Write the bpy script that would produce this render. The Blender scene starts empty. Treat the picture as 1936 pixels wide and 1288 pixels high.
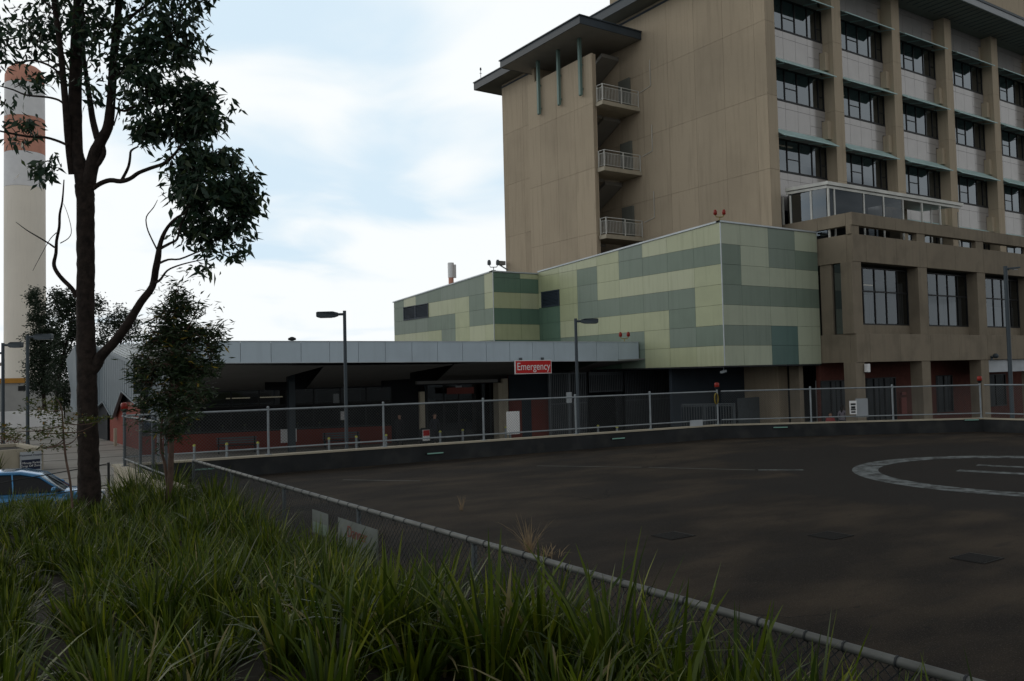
import bpy, bmesh, math, random
import numpy as np
from mathutils import Vector, Matrix
random.seed(7); RNG = np.random.default_rng(11)
S = bpy.context.scene
COL = S.collection
R = math.radians

# ------------------------------------------------------------------ camera model (solved from the photograph's vanishing points)
F_PX, PITCH, ROLL, YAW = 1607.56, 0.03958431, -0.02382488, 0.59585501
CX, CY, EYE = 968.0, 644.0, 3.7
def _rot():
    R0 = np.array([[1,0,0],[0,0,-1],[0,1,0]], float)
    c,s = math.cos(YAW), math.sin(YAW); Yw = np.array([[c,-s,0],[s,c,0],[0,0,1]])
    c,s = math.cos(PITCH), math.sin(PITCH); P = np.array([[1,0,0],[0,c,s],[0,-s,c]])
    c,s = math.cos(ROLL), math.sin(ROLL); Z = np.array([[c,-s,0],[s,c,0],[0,0,1]])
    return Z@P@R0@Yw
M = _rot()
def ray(x,y): return M.T@np.array([(x-CX)/F_PX,(y-CY)/F_PX,1.0])
def _at(x,y,t): d=ray(x,y); return Vector((float(d[0]*t), float(d[1]*t), float(EYE+d[2]*t)))
def onZ(x,y,z): return _at(x,y,(z-EYE)/ray(x,y)[2])
def onY(x,y,Y): return _at(x,y,Y/ray(x,y)[1])
def onX(x,y,X): return _at(x,y,X/ray(x,y)[0])
def onD(x,y,D): return _at(x,y,D)
def onP(x,y,p,n):
    d=ray(x,y); p=np.array(p,float)-np.array([0,0,EYE]); n=np.array(n,float)
    return _at(x,y,float(n@p/(n@d)))

cam = bpy.data.cameras.new('camera'); camo = bpy.data.objects.new('camera', cam); COL.objects.link(camo)
mw = Matrix.Identity(4)
for i in range(3):
    mw[i][0] = M[0][i]; mw[i][1] = -M[1][i]; mw[i][2] = -M[2][i]
mw[2][3] = EYE
camo.matrix_world = mw
cam.sensor_width = 36; cam.lens = F_PX/1936*36; cam.clip_end = 3000; cam.clip_start = 0.05
S.camera = camo

# ------------------------------------------------------------------ object helpers
def link(o, parent=None):
    COL.objects.link(o)
    if parent is not None: o.parent = parent
    return o
def tag(o, label=None, cat=None, group=None, kind=None):
    if label: o['label'] = label
    if cat: o['category'] = cat
    if group: o['group'] = group
    if kind: o['kind'] = kind
    return o
def thing(name, label, cat, group=None, loc=(0,0,0), rz=0):
    o = bpy.data.objects.new(name, None); o.location = loc; o.rotation_euler = (0,0,rz); o.empty_display_size = .2
    COL.objects.link(o); return tag(o, label, cat, group)
def copy_tree(o, parent=None):
    c = o.copy(); COL.objects.link(c)
    if parent is not None: c.parent = parent
    for ch in list(o.children): copy_tree(ch, c)
    return c

class MB:
    def __init__(s): s.v=[]; s.f=[]; s.m=[]; s.sm=[]
    def add(s, vs, fs, mi=0, smooth=False):
        b=len(s.v); s.v += [tuple(p) for p in vs]
        for f in fs: s.f.append(tuple(b+i for i in f)); s.m.append(mi); s.sm.append(smooth)
    def box(s, a, b, mi=0):
        x0,x1=sorted((a[0],b[0])); y0,y1=sorted((a[1],b[1])); z0,z1=sorted((a[2],b[2]))
        s.add([(x0,y0,z0),(x1,y0,z0),(x1,y1,z0),(x0,y1,z0),(x0,y0,z1),(x1,y0,z1),(x1,y1,z1),(x0,y1,z1)],
              [(0,3,2,1),(4,5,6,7),(0,1,5,4),(1,2,6,5),(2,3,7,6),(3,0,4,7)], mi)
    def quad(s,a,b,c,d,mi=0): s.add([a,b,c,d],[(0,1,2,3)],mi)
    def slab(s, pts, n, t, mi=0):           # planar polygon pts thickened by t along n
        n=Vector(n).normalized()*t; k=len(pts); P=[Vector(p) for p in pts]
        s.add(P+[p+n for p in P], [tuple(range(k)),tuple(range(2*k-1,k-1,-1))]+[(i,(i+1)%k,(i+1)%k+k,i+k) for i in range(k)], mi)
    def prism(s, pts2, z0, z1, mi=0): s.slab([(p[0],p[1],z0) for p in pts2], (0,0,1), z1-z0, mi)
    def beam(s, a, b, w, h, mi=0, up=(0,0,1)):   # box from a to b, w wide, h high centred
        a=Vector(a); b=Vector(b); d=(b-a).normalized(); sd=d.cross(Vector(up)); 
        if sd.length<1e-4: sd=d.cross(Vector((1,0,0)))
        sd.normalize(); u=sd.cross(d).normalized()
        vs=[]
        for p in (a,b):
            for sx,sz in ((-1,-1),(1,-1),(1,1),(-1,1)): vs.append(p+sd*(sx*w/2)+u*(sz*h/2))
        s.add(vs,[(0,1,2,3),(7,6,5,4),(0,4,5,1),(1,5,6,2),(2,6,7,3),(3,7,4,0)],mi)
    def tube(s, pts, rad, n=8, mi=0, cap=True, jit=0.0):
        P=[Vector(p) for p in pts]; k=len(P)
        rs = rad if isinstance(rad,(list,tuple)) else [rad]*k
        prev=None; rings=[]
        for i in range(k):
            d=(P[min(i+1,k-1)]-P[max(i-1,0)]).normalized()
            if prev is None:
                a=d.cross(Vector((0,0,1)) if abs(d.z)<.9 else Vector((1,0,0))).normalized()
            else:
                a=(prev-d*prev.dot(d)).normalized()
            prev=a; b=d.cross(a)
            rings.append([P[i]+(a*math.cos(2*math.pi*j/n)+b*math.sin(2*math.pi*j/n))*rs[i]*(1+random.uniform(-jit,jit)) for j in range(n)])
        vs=[p for r_ in rings for p in r_]; fs=[]
        for i in range(k-1):
            for j in range(n): fs.append((i*n+j,i*n+(j+1)%n,(i+1)*n+(j+1)%n,(i+1)*n+j))
        s.add(vs,fs,mi,n>5)
        if cap: s.add(rings[0],[tuple(range(n-1,-1,-1))],mi); s.add(rings[-1],[tuple(range(n))],mi)
    def lathe(s, prof, c=(0,0,0), n=16, mi=0):
        vs=[];fs=[];k=len(prof)
        for r_,z in prof:
            for j in range(n): vs.append((c[0]+r_*math.cos(2*math.pi*j/n),c[1]+r_*math.sin(2*math.pi*j/n),c[2]+z))
        for i in range(k-1):
            for j in range(n): fs.append((i*n+j,i*n+(j+1)%n,(i+1)*n+(j+1)%n,(i+1)*n+j))
        s.add(vs,fs,mi,True)
        s.add(vs[:n],[tuple(range(n-1,-1,-1))],mi); s.add(vs[-n:],[tuple(range(n))],mi)
    def ball(s, c, r, mi=0, nu=10, nv=7, sq=(1,1,1)):
        prof=[]
        vs=[];fs=[]
        for i in range(nv+1):
            t=math.pi*i/nv
            for j in range(nu): vs.append((c[0]+sq[0]*r*math.sin(t)*math.cos(2*math.pi*j/nu),c[1]+sq[1]*r*math.sin(t)*math.sin(2*math.pi*j/nu),c[2]+sq[2]*r*math.cos(t)))
        for i in range(nv):
            for j in range(nu): fs.append((i*nu+j,(i+1)*nu+j,(i+1)*nu+(j+1)%nu,i*nu+(j+1)%nu))
        s.add(vs,fs,mi,True)
    def mesh(s,name,mats):
        me=bpy.data.meshes.new(name); me.from_pydata(s.v,[],s.f)
        for m in (mats if isinstance(mats,(list,tuple)) else [mats]): me.materials.append(m)
        me.polygons.foreach_set('material_index',s.m); me.polygons.foreach_set('use_smooth',s.sm); me.update()
        return me
    def build(s,name,mats,parent=None,bevel=0):
        o=link(bpy.data.objects.new(name,s.mesh(name,mats)),parent)
        if bevel:
            b=o.modifiers.new('bevel','BEVEL'); b.width=bevel; b.segments=2; b.limit_method='ANGLE'; b.angle_limit=R(40)
        return o

def bulk(name, V, Fq, mats, parent=None, smooth=False, mi=None):
    """V (n,3) array, Fq (m,4) int array of quads"""
    me=bpy.data.meshes.new(name); me.vertices.add(len(V)); me.vertices.foreach_set('co',np.asarray(V,np.float32).ravel())
    m=len(Fq); me.loops.add(m*4); me.loops.foreach_set('vertex_index',np.asarray(Fq,np.int32).ravel())
    me.polygons.add(m); me.polygons.foreach_set('loop_start',np.arange(m,dtype=np.int32)*4)
    if smooth: me.polygons.foreach_set('use_smooth',np.ones(m,bool))
    for mt in (mats if isinstance(mats,(list,tuple)) else [mats]): me.materials.append(mt)
    if mi is not None: me.polygons.foreach_set('material_index',np.asarray(mi,np.int32))
    me.update(calc_edges=True); me.validate()
    return link(bpy.data.objects.new(name,me),parent)

# ------------------------------------------------------------------ materials
MATS={}
def nt(name):
    m=bpy.data.materials.new(name); m.use_nodes=True; t=m.node_tree; t.nodes.clear()
    out=t.nodes.new('ShaderNodeOutputMaterial'); return m,t,out
def mat(name, col, rough=.8, metal=0, spec=.3, var=.12, scale=1.2, bump=.0, bscale=30, streak=0, isl=0, dirt=None, dirt_amt=.35, dirt_scale=.6, emit=None, estr=0, fine=.0, huevar=None):
    if name in MATS: return MATS[name]
    m,t,out=nt(name); N=t.nodes.new; L=t.links.new
    bs=N('ShaderNodeBsdfPrincipled'); L(bs.outputs[0],out.inputs[0])
    bs.inputs['Roughness'].default_value=rough; bs.inputs['Metallic'].default_value=metal
    bs.inputs['Specular IOR Level'].default_value=spec
    tc=N('ShaderNodeTexCoord'); geo=N('ShaderNodeNewGeometry')
    def mixc(a,b,fac,mode='MIX'):
        x=N('ShaderNodeMix'); x.data_type='RGBA'; x.blend_type=mode; x.clamp_factor=True
        for sock,val in ((x.inputs[6],a),(x.inputs[7],b)):
            if isinstance(val,tuple): sock.default_value=(*val[:3],1)
            else: L(val,sock)
        if isinstance(fac,(int,float)): x.inputs[0].default_value=fac
        else: L(fac,x.inputs[0])
        return x.outputs[2]
    def noise(sc,detail=5,stretch=None):
        n=N('ShaderNodeTexNoise'); n.inputs['Scale'].default_value=sc; n.inputs['Detail'].default_value=detail
        src=geo.outputs['Position']
        if stretch:
            mp=N('ShaderNodeMapping'); L(src,mp.inputs[0]); mp.inputs['Scale'].default_value=stretch; src=mp.outputs[0]
        L(src,n.inputs[0]); return n.outputs[0]
    def ramp(src,a,b):
        r_=N('ShaderNodeMapRange'); L(src,r_.inputs[0]); r_.inputs[1].default_value=a; r_.inputs[2].default_value=b; return r_.outputs[0]
    lo=tuple(c*(1-var) for c in col); hi=tuple(min(1,c*(1+var)) for c in col)
    c=mixc(lo,hi,ramp(noise(scale),.32,.68))
    if isl:
        c=mixc(c,tuple(min(1,k*(1+isl*2.2)) for k in (huevar or col)),ramp(geo.outputs['Random Per Island'],0,1.0)) if isl>0 else c
    if dirt:
        c=mixc(c,dirt,ramp(noise(dirt_scale,6),.55,.75) if dirt_amt>=1 else _scale(N,L,ramp(noise(dirt_scale,6),.5,.75),dirt_amt))
    if streak:
        s_=ramp(noise(1.0,5,(5,5,.35)),.5,.75)
        c=mixc(c,tuple(k*.62 for k in col),_scale(N,L,s_,streak))
    if fine:
        c=mixc(c,tuple(k*.5 for k in col),_scale(N,L,ramp(noise(90,2),.45,.62),fine))
    L(c,bs.inputs['Base Color'])
    if bump:
        b=N('ShaderNodeBump'); b.inputs['Strength'].default_value=bump; b.inputs['Distance'].default_value=.02
        L(noise(bscale,4),b.inputs['Height']); L(b.outputs[0],bs.inputs['Normal'])
    if emit: 
        bs.inputs['Emission Color'].default_value=(*emit,1); bs.inputs['Emission Strength'].default_value=estr
    MATS[name]=m; return m
def _scale(N,L,src,k):
    x=N('ShaderNodeMath'); x.operation='MULTIPLY'; L(src,x.inputs[0]); x.inputs[1].default_value=k; return x.outputs[0]
def glassmat(name, refl=.22, tint=(.25,.27,.28)):
    m,t,out=nt(name); N=t.nodes.new; L=t.links.new
    g=N('ShaderNodeBsdfGlossy'); g.inputs['Roughness'].default_value=.02; g.inputs[0].default_value=(.85,.93,1,1)
    tr=N('ShaderNodeBsdfTransparent'); tr.inputs[0].default_value=(*tint,1)
    fr=N('ShaderNodeFresnel'); fr.inputs[0].default_value=1.5
    ad=N('ShaderNodeMath'); ad.operation='ADD'; ad.use_clamp=True; ad.inputs[1].default_value=refl; L(fr.outputs[0],ad.inputs[0])
    mx=N('ShaderNodeMixShader'); L(ad.outputs[0],mx.inputs[0]); L(tr.outputs[0],mx.inputs[1]); L(g.outputs[0],mx.inputs[2]); L(mx.outputs[0],out.inputs[0])
    MATS[name]=m; return m
def _dummy(): pass
def leafmat(name, cols, rough=.45, trans=.3, odd=None, oddp=.06):
    m,t,out=nt(name); N=t.nodes.new; L=t.links.new
    geo=N('ShaderNodeNewGeometry'); cr=N('ShaderNodeValToRGB'); L(geo.outputs['Random Per Island'],cr.inputs[0])
    el=cr.color_ramp.elements; cs=list(cols); n=len(cs)
    el[0].position=0; el[0].color=(*cs[0],1); el[1].position=(1-oddp if odd else 1); el[1].color=(*cs[-1],1)
    for i in range(1,n-1):
        e=el.new((1-oddp if odd else 1)*i/(n-1)); e.color=(*cs[i],1)
    if odd:
        e=el.new(1-oddp+.005); e.color=(*odd,1); e=el.new(1.0); e.color=(*odd,1)
    bs=N('ShaderNodeBsdfPrincipled'); bs.inputs['Roughness'].default_value=rough; bs.inputs['Specular IOR Level'].default_value=.28
    L(cr.outputs[0],bs.inputs['Base Color'])
    tl=N('ShaderNodeBsdfTranslucent'); L(cr.outputs[0],tl.inputs[0])
    mx=N('ShaderNodeMixShader'); mx.inputs[0].default_value=trans; L(bs.outputs[0],mx.inputs[1]); L(tl.outputs[0],mx.inputs[2]); L(mx.outputs[0],out.inputs[0])
    MATS[name]=m; return m

m_tan  = mat('concrete_tan',(.415,.342,.25),.9,var=.10,scale=.35,bump=.25,bscale=25,streak=.40,isl=.06,fine=.25)
m_tanb = mat('concrete_tan_joint',(.17,.145,.11),.95)
m_pod  = mat('concrete_pink_grey',(.245,.205,.152),.9,var=.12,scale=.5,bump=.3,bscale=30,streak=.45,isl=.05,fine=.35,dirt=(.085,.07,.055),dirt_amt=.4,dirt_scale=.9)
m_white= mat('spandrel_white',(.40,.38,.37),.16,metal=.3,spec=.6,var=.04,streak=.12)
m_joint= mat('joint_dark',(.05,.05,.05),.9)
m_frame= mat('window_frame_black',(.012,.013,.015),.5)
m_teal = mat('sunshade_teal',(.40,.58,.57),.4,spec=.5,var=.08)
m_tealf= mat('fin_teal',(.14,.22,.20),.5,var=.08)
m_fasc = mat('roof_fascia_slate',(.05,.065,.08),.5,var=.08)
m_fasc2= mat('roof_fascia_pale',(.30,.32,.34),.45,var=.06)
m_soff = mat('soffit_grey',(.27,.26,.235),.8,var=.06)
m_soffd= mat('soffit_lined_olive',(.14,.145,.125),.8,var=.06)
m_glass= glassmat('window_glass',.15,(.16,.17,.18))
m_glass3=glassmat('pergola_glass',.0,(.30,.31,.32))
m_glass2=glassmat('window_glass_clear',.05,(.40,.42,.43))
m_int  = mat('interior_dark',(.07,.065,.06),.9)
m_intw = mat('interior_curtain',(.32,.32,.32),.9,streak=.5)
m_lamp = mat('fluorescent_tube',(.9,.9,.8),.5,emit=(1,.86,.6),estr=.4)
m_rail = mat('balcony_rail_white',(.62,.62,.58),.5)
m_gy = mat('panel_yellow_green',(.39,.42,.25),.32,spec=.45,var=.06,isl=.06,streak=.3,huevar=(.41,.43,.29))
m_gp = mat('panel_pale_cream',(.40,.44,.33),.45,spec=.4,var=.05,isl=.04,streak=.3)
m_gg = mat('panel_grey_green',(.165,.22,.17),.45,spec=.4,var=.06,isl=.06,streak=.3,huevar=(.18,.225,.185))
m_gd = mat('panel_deep_green',(.10,.17,.125),.45,spec=.4,var=.06,isl=.05,streak=.3)
m_gt = mat('panel_teal_grey',(.09,.16,.145),.45,spec=.4,var=.06,isl=.05,streak=.3)
m_cap = mat('metal_capping_pale',(.46,.50,.52),.4,metal=.3)
m_louv= mat('louvre_navy',(.035,.05,.07),.5)
m_zinc= mat('canopy_metal_blue_grey',(.46,.54,.60),.42,metal=.15,var=.06,isl=.03,streak=.15)
m_zincw= mat('gable_metal_grey',(.17,.205,.23),.5,metal=.1,var=.05)
m_roofm=mat('roof_metal_pale',(.38,.39,.38),.45,metal=.2)
m_brown=mat('soffit_panel_brown_grey',(.19,.19,.185),.8,var=.05)
m_blk = mat('recess_shade',(.02,.022,.026),.8)  # near-black colour stands in for shade in recesses and under canopies
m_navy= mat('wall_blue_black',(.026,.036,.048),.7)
m_brick=mat('brick_dark_red',(.10,.033,.024),.9,var=.15,scale=4)
m_red = mat('rendered_wall_red',(.20,.042,.028),.8,var=.1,isl=.03)
m_sign= mat('sign_red',(.55,.012,.012),.45,var=.02)
m_board=mat('weathered_board',(.15,.165,.155),.7,var=.1,scale=4)
m_dred=mat('faded_red_ink',(.20,.06,.05),.8)
m_wht = mat('sign_white',(.8,.8,.8),.5,var=.02)
m_gal = mat('galvanised_steel',(.27,.30,.32),.5,metal=.3,var=.12,scale=6)
m_gald= mat('galvanised_dull',(.10,.115,.125),.55,metal=.25,var=.1,scale=6)
m_wire= mat('mesh_wire',(.022,.026,.030),.6)
m_wire2= mat('mesh_wire_pale',(.14,.15,.155),.5,metal=.5)
m_cope= mat('coping_cream',(.42,.375,.29),.8,var=.08,scale=2,streak=.2)
m_kerb= mat('parapet_black_paint',(.017,.019,.021),.7,var=.3,scale=1.5,dirt=(.06,.06,.055),dirt_amt=.5,dirt_scale=1.6)
m_rlamp=mat('beacon_red',(.26,.018,.010),.3,emit=(1,.06,.02),estr=.0)
m_yel = mat('yellow_paint',(.24,.18,.02),.5)
m_ylw2= mat('bollard_cap_yellow',(.5,.5,.10),.5)
m_pole= mat('lamp_pole_blue_grey',(.045,.06,.072),.45,var=.05)
m_navs= mat('sign_navy',(.012,.02,.05),.5)
m_pale= mat('sign_pale_grey',(.42,.45,.48),.5)
m_bark= mat('ironbark_dark',(.024,.017,.014),.95,var=.5,scale=9,bump=1,bscale=22)
m_bark2=mat('bark_smooth_brown',(.10,.065,.05),.9,var=.3,scale=8,bump=.4)
m_soil= mat('garden_soil',(.022,.018,.013),.95,var=.4,scale=5)
m_railn=mat('rail_weathered',(.115,.12,.115),.55,metal=.2,var=.25,scale=3,streak=.2)
m_plaza=mat('plaza_concrete',(.30,.285,.26),.85,var=.1,scale=.7,fine=.2,dirt=(.22,.2,.18),dirt_amt=.5)
m_road= mat('road_asphalt',(.055,.054,.052),.9,var=.2,scale=.5,fine=.3)
m_grid= mat('drain_grate',(.012,.012,.012),.7)
m_chb = mat('stack_concrete_buff',(.86,.80,.70),.8,var=.05,scale=.15,streak=.12)
m_chw = mat('stack_white',(.80,.80,.81),.8,var=.04)
m_chr = mat('stack_red',(.62,.30,.22),.8,var=.08,streak=.15)
m_och = mat('fascia_ochre',(.45,.22,.04),.7)
m_fbld= mat('far_building_grey',(.36,.36,.35),.85,var=.06)
m_skin= mat('skin',(.42,.24,.17),.6); m_hair=mat('hair_dark',(.015,.01,.008),.6)
m_navyc=mat('cloth_navy',(.012,.014,.022),.9); m_greyc=mat('cloth_grey_pink',(.28,.25,.28),.9); m_redc=mat('cloth_red',(.35,.03,.03),.9); m_jean=mat('cloth_denim',(.03,.04,.07),.9)
m_carb= mat('car_blue_paint',(.045,.19,.38),.10,metal=.5,spec=.7,var=.02)
m_tyre= mat('tyre',(.012,.012,.012),.85); m_rim=mat('rim_alloy',(.5,.5,.52),.3,metal=.8)
m_led = mat('perimeter_light_green',(.22,.40,.34),.3,emit=(.35,.9,.75),estr=.03)
m_leafE=leafmat('leaf_eucalypt',[(.020,.042,.026),(.034,.064,.034),(.028,.058,.042),(.060,.085,.030)],.4,.30)
m_leafY=leafmat('leaf_young_tree',[(.022,.04,.02),(.035,.06,.025),(.05,.075,.03)],.4,.3,odd=(.30,.22,.03),oddp=.03)
m_leafS=leafmat('leaf_sapling',[(.035,.055,.012),(.06,.08,.015),(.09,.085,.02)],.45,.35,odd=(.25,.13,.03),oddp=.06)
m_leafF=leafmat('leaf_far_tree',[(.018,.032,.02),(.03,.045,.025)],.6,.2)
m_leafR=leafmat('leaf_planter_shrub',[(.05,.06,.015),(.12,.05,.02),(.16,.05,.025)],.5,.3)
m_grass=leafmat('blade_flax_green',[(.018,.030,.003),(.046,.074,.006),(.090,.126,.008),(.026,.052,.010),(.19,.215,.014)],.40,.36,odd=(.22,.19,.085),oddp=.028)
m_weed= leafmat('blade_dry',[(.30,.22,.12),(.38,.28,.17),(.24,.17,.10)],.7,.35)

# pad surface: brownish sealed aggregate with darker reseal round the landing circle
def padmat():
    m,t,out=nt('helipad_seal'); N=t.nodes.new; L=t.links.new
    bs=N('ShaderNodeBsdfPrincipled'); L(bs.outputs[0],out.inputs[0]); bs.inputs['Roughness'].default_value=.92; bs.inputs['Specular IOR Level'].default_value=.18
    geo=N('ShaderNodeNewGeometry')
    def noise(sc,det=5,st=None,rough=.5):
        n=N('ShaderNodeTexNoise'); n.inputs['Scale'].default_value=sc; n.inputs['Detail'].default_value=det; n.inputs['Roughness'].default_value=rough
        s=geo.outputs['Position']
        if st:
            mp=N('ShaderNodeMapping'); L(s,mp.inputs[0]); mp.inputs['Scale'].default_value=st; mp.inputs['Rotation'].default_value=(0,0,R(-20)); s=mp.outputs[0]
        L(s,n.inputs[0]); return n.outputs[0]
    def mr(s,a,b,c=0,d=1):
        r_=N('ShaderNodeMapRange'); L(s,r_.inputs[0]); r_.inputs[1].default_value=a; r_.inputs[2].default_value=b; r_.inputs[3].default_value=c; r_.inputs[4].default_value=d; return r_.outputs[0]
    def mx(a,b,f):
        x=N('ShaderNodeMix'); x.data_type='RGBA'
        for s,v in ((x.inputs[6],a),(x.inputs[7],b)):
            if isinstance(v,tuple): s.default_value=(*v,1)
            else: L(v,s)
        L(f,x.inputs[0]) if not isinstance(f,float) else setattr(x.inputs[0],'default_value',f); return x.outputs[2]
    c=mx((.0125,.0092,.0066),(.044,.0325,.0215),mr(noise(.5,6,(1,2.2,1)),.38,.64))
    c=mx(c,(.0145,.0120,.0105),mr(noise(.23,4,(1,2.6,1)),.53,.66,0,.75))
    # reseal disc : distance to pad centre with wandering edge
    vm=N('ShaderNodeVectorMath'); vm.operation='DISTANCE'; L(geo.outputs['Position'],vm.inputs[0]); vm.inputs[1].default_value=(21.3,9.6,1.2)
    ad=N('ShaderNodeMath'); ad.operation='ADD'; L(vm.outputs['Value'],ad.inputs[0]); L(mr(noise(.35,3),.3,.7,-1.6,1.6),ad.inputs[1])
    c=mx(c,(.0115,.0098,.0088),mr(ad.outputs[0],6.9,6.2,0,.9))
    c=mx(c,(.011,.010,.009),mr(noise(1.6,6,(1,4,1)),.58,.72,0,.55))
    c=mx(c,(.16,.14,.12),mr(noise(75,2),.60,.70,0,.45))
    c=mx(c,(.015,.013,.012),mr(noise(48,2),.56,.66,0,.45))
    # hairline cracks and oil spots
    vo=N('ShaderNodeTexVoronoi'); vo.feature='DISTANCE_TO_EDGE'; vo.inputs['Scale'].default_value=.27
    va=N('ShaderNodeVectorMath'); va.operation='MULTIPLY_ADD'; nn_=N('ShaderNodeTexNoise'); nn_.inputs['Scale'].default_value=1.1; nn_.inputs['Detail'].default_value=6; L(geo.outputs['Position'],nn_.inputs[0]); L(nn_.outputs['Color'],va.inputs[0]); va.inputs[1].default_value=(1.6,1.6,0); L(geo.outputs['Position'],va.inputs[2]); L(va.outputs[0],vo.inputs[0])
    cm_=N('ShaderNodeMath'); cm_.operation='MULTIPLY'; L(mr(vo.outputs['Distance'],.0035,.0015),cm_.inputs[0]); L(mr(noise(.3,2),.47,.55),cm_.inputs[1])
    c=mx(c,(.006,.005,.005),cm_.outputs[0])
    c=mx(c,(.007,.006,.006),mr(noise(2.3,3),.70,.76,0,.7))
    c=mx(c,(.075,.062,.048),mr(noise(22,4,None,.7),.60,.74,0,.5))
    L(c,bs.inputs['Base Color'])
    b=N('ShaderNodeBump'); b.inputs['Strength'].default_value=.5; b.inputs['Distance'].default_value=.01; L(noise(60,3),b.inputs['Height']); L(b.outputs[0],bs.inputs['Normal'])
    return m
m_pad=padmat()
def paintmat():
    m,t,out=nt('worn_line_paint'); N=t.nodes.new; L=t.links.new
    bs=N('ShaderNodeBsdfPrincipled'); L(bs.outputs[0],out.inputs[0]); bs.inputs['Roughness'].default_value=.8; bs.inputs['Specular IOR Level'].default_value=.15
    geo=N('ShaderNodeNewGeometry'); n=N('ShaderNodeTexNoise'); n.inputs['Scale'].default_value=3.5; n.inputs['Detail'].default_value=9; n.inputs['Roughness'].default_value=.7; L(geo.outputs['Position'],n.inputs[0])
    cr=N('ShaderNodeValToRGB'); L(n.outputs[0],cr.inputs[0]); e=cr.color_ramp.elements
    e[0].position=.40; e[0].color=(.035,.036,.036,1); e[1].position=.58; e[1].color=(.17,.19,.195,1); L(cr.outputs[0],bs.inputs['Base Color'])
    return m
m_paint=paintmat()
m_paint2=mat('faded_line_paint',(.085,.085,.08),.9,var=.3,scale=3,spec=.1)

def text_mesh(name, body, size, m, parent, loc, xdir, extr=.004, bold=0.0, align='CENTER', group=None):
    """flat lettering standing upright, reading along xdir"""
    cu=bpy.data.curves.new(name,'FONT'); cu.body=body; cu.size=size; cu.extrude=extr; cu.align_x=align; cu.align_y='CENTER'; cu.offset=bold
    to=bpy.data.objects.new(name,cu); COL.objects.link(to)
    dg=bpy.context.evaluated_depsgraph_get(); me=bpy.data.meshes.new_from_object(to.evaluated_get(dg))
    COL.objects.unlink(to); bpy.data.objects.remove(to)
    me.materials.clear(); me.materials.append(m)
    o=link(bpy.data.objects.new(name,me),parent)
    x=Vector(xdir).normalized(); z=Vector((0,0,1)); n=x.cross(z)
    mt=Matrix.Identity(4)
    for i in range(3): mt[i][0]=x[i]; mt[i][1]=z[i]; mt[i][2]=n[i]; mt[i][3]=loc[i]
    if parent is not None: o.matrix_parent_inverse=Matrix.Identity(4); mt=parent.matrix_basis.inverted()@mt
    o.matrix_basis=mt
    return o

# ================================================================== GROUND
g=MB(); g.quad((-900,-700,0),(1100,-700,0),(1100,1300,0),(-900,1300,0)); tag(g.build('road',m_road),kind='structure')
g=MB(); g.prism([(-14,24.5),(3.4,24.5),(3.4,27.5),(9.2,27.5),(9.2,72),(14,98),(-30,98),(-30,40)],.004,.06); tag(g.build('paving',m_plaza),kind='structure')
g=MB(); g.prism([(9.3,33),(29.2,31.4),(29.2,45),(9.3,48)],.004,.05); tag(g.build('forecourt_bounce_paving',m_plaza),kind='structure')  # unseen ground, pale paving added to bounce light up to the canopy soffit
g=MB()
for k in range(9): g.beam((3.6-1.0*k*.2,28+4.6*k,.066),(9.1,28+4.6*k,.066),.05,.012)
for k in range(4): g.beam((-12,30+9*k,.066),(3,30+9*k,.066),.05,.012)
tag(g.build('paving_joints',m_joint),kind='structure')

# pad outline
A=Vector((3.82,22.85,0)); B=Vector((23.45,21.35,0)); C=Vector((31.6,16.15,0)); D=Vector((31.5,-4,0)); E_=Vector((3.83,18.0,0)); ZP=1.2
pad=MB(); pad.prism([(4.0,-6),(31.9,-6),(31.9,16.1),(23.5,21.3),(3.95,22.8)],.01,ZP); tag(pad.build('helipad_surface',m_pad),kind='structure')
mk=MB(); c=(20.5,9.17); n=96
for i in range(n):
    a0,a1=2*math.pi*i/n,2*math.pi*(i+1)/n
    ri=3.42
    mk.quad((c[0]+4.0*math.cos(a0),c[1]+4.0*math.sin(a0),ZP+.004),(c[0]+4.0*math.cos(a1),c[1]+4.0*math.sin(a1),ZP+.004),(c[0]+ri*math.cos(a1),c[1]+ri*math.sin(a1),ZP+.004),(c[0]+ri*math.cos(a0),c[1]+ri*math.sin(a0),ZP+.004))
tag(mk.build('landing_circle_marking',m_paint),kind='structure')
mk=MB(); u=Vector((.29,-.957,0)).normalized(); v=Vector((u.y,-u.x,0))*-1
h0=Vector((19.62,10.78,ZP+.004)); L_=3.6
def strip(a,b,w,mb,z=ZP+.004):
    a=Vector(a);b=Vector(b);a.z=b.z=z; d=(b-a).normalized(); s=Vector((d.y,-d.x,0))*(w/2); mb.quad(a-s,b-s,b+s,a+s)
strip((19.8,10.75,0),(20.7,7.3,0),.36,mk); strip((21.15,11.0,0),(22.05,7.6,0),.30,mk); strip((20.42,9.25,0),(21.50,9.50,0),.3,mk)
tag(mk.build('landing_letter_marking',m_paint),kind='structure')
mk=MB(); strip((16.75,14.05,0),(17.5,13.3,0),.16,mk); tag(mk.build('edge_line_marking',m_paint),kind='structure')
mk=MB(); strip((13.5,18.85,0),(15.2,16.55,0),.12,mk); strip((15.3,16.4,0),(16.7,14.1,0),.14,mk); strip((8.3,19.8,0),(9.6,18.2,0),.12,mk); tag(mk.build('faded_line_marking',m_paint2),kind='structure')
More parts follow.
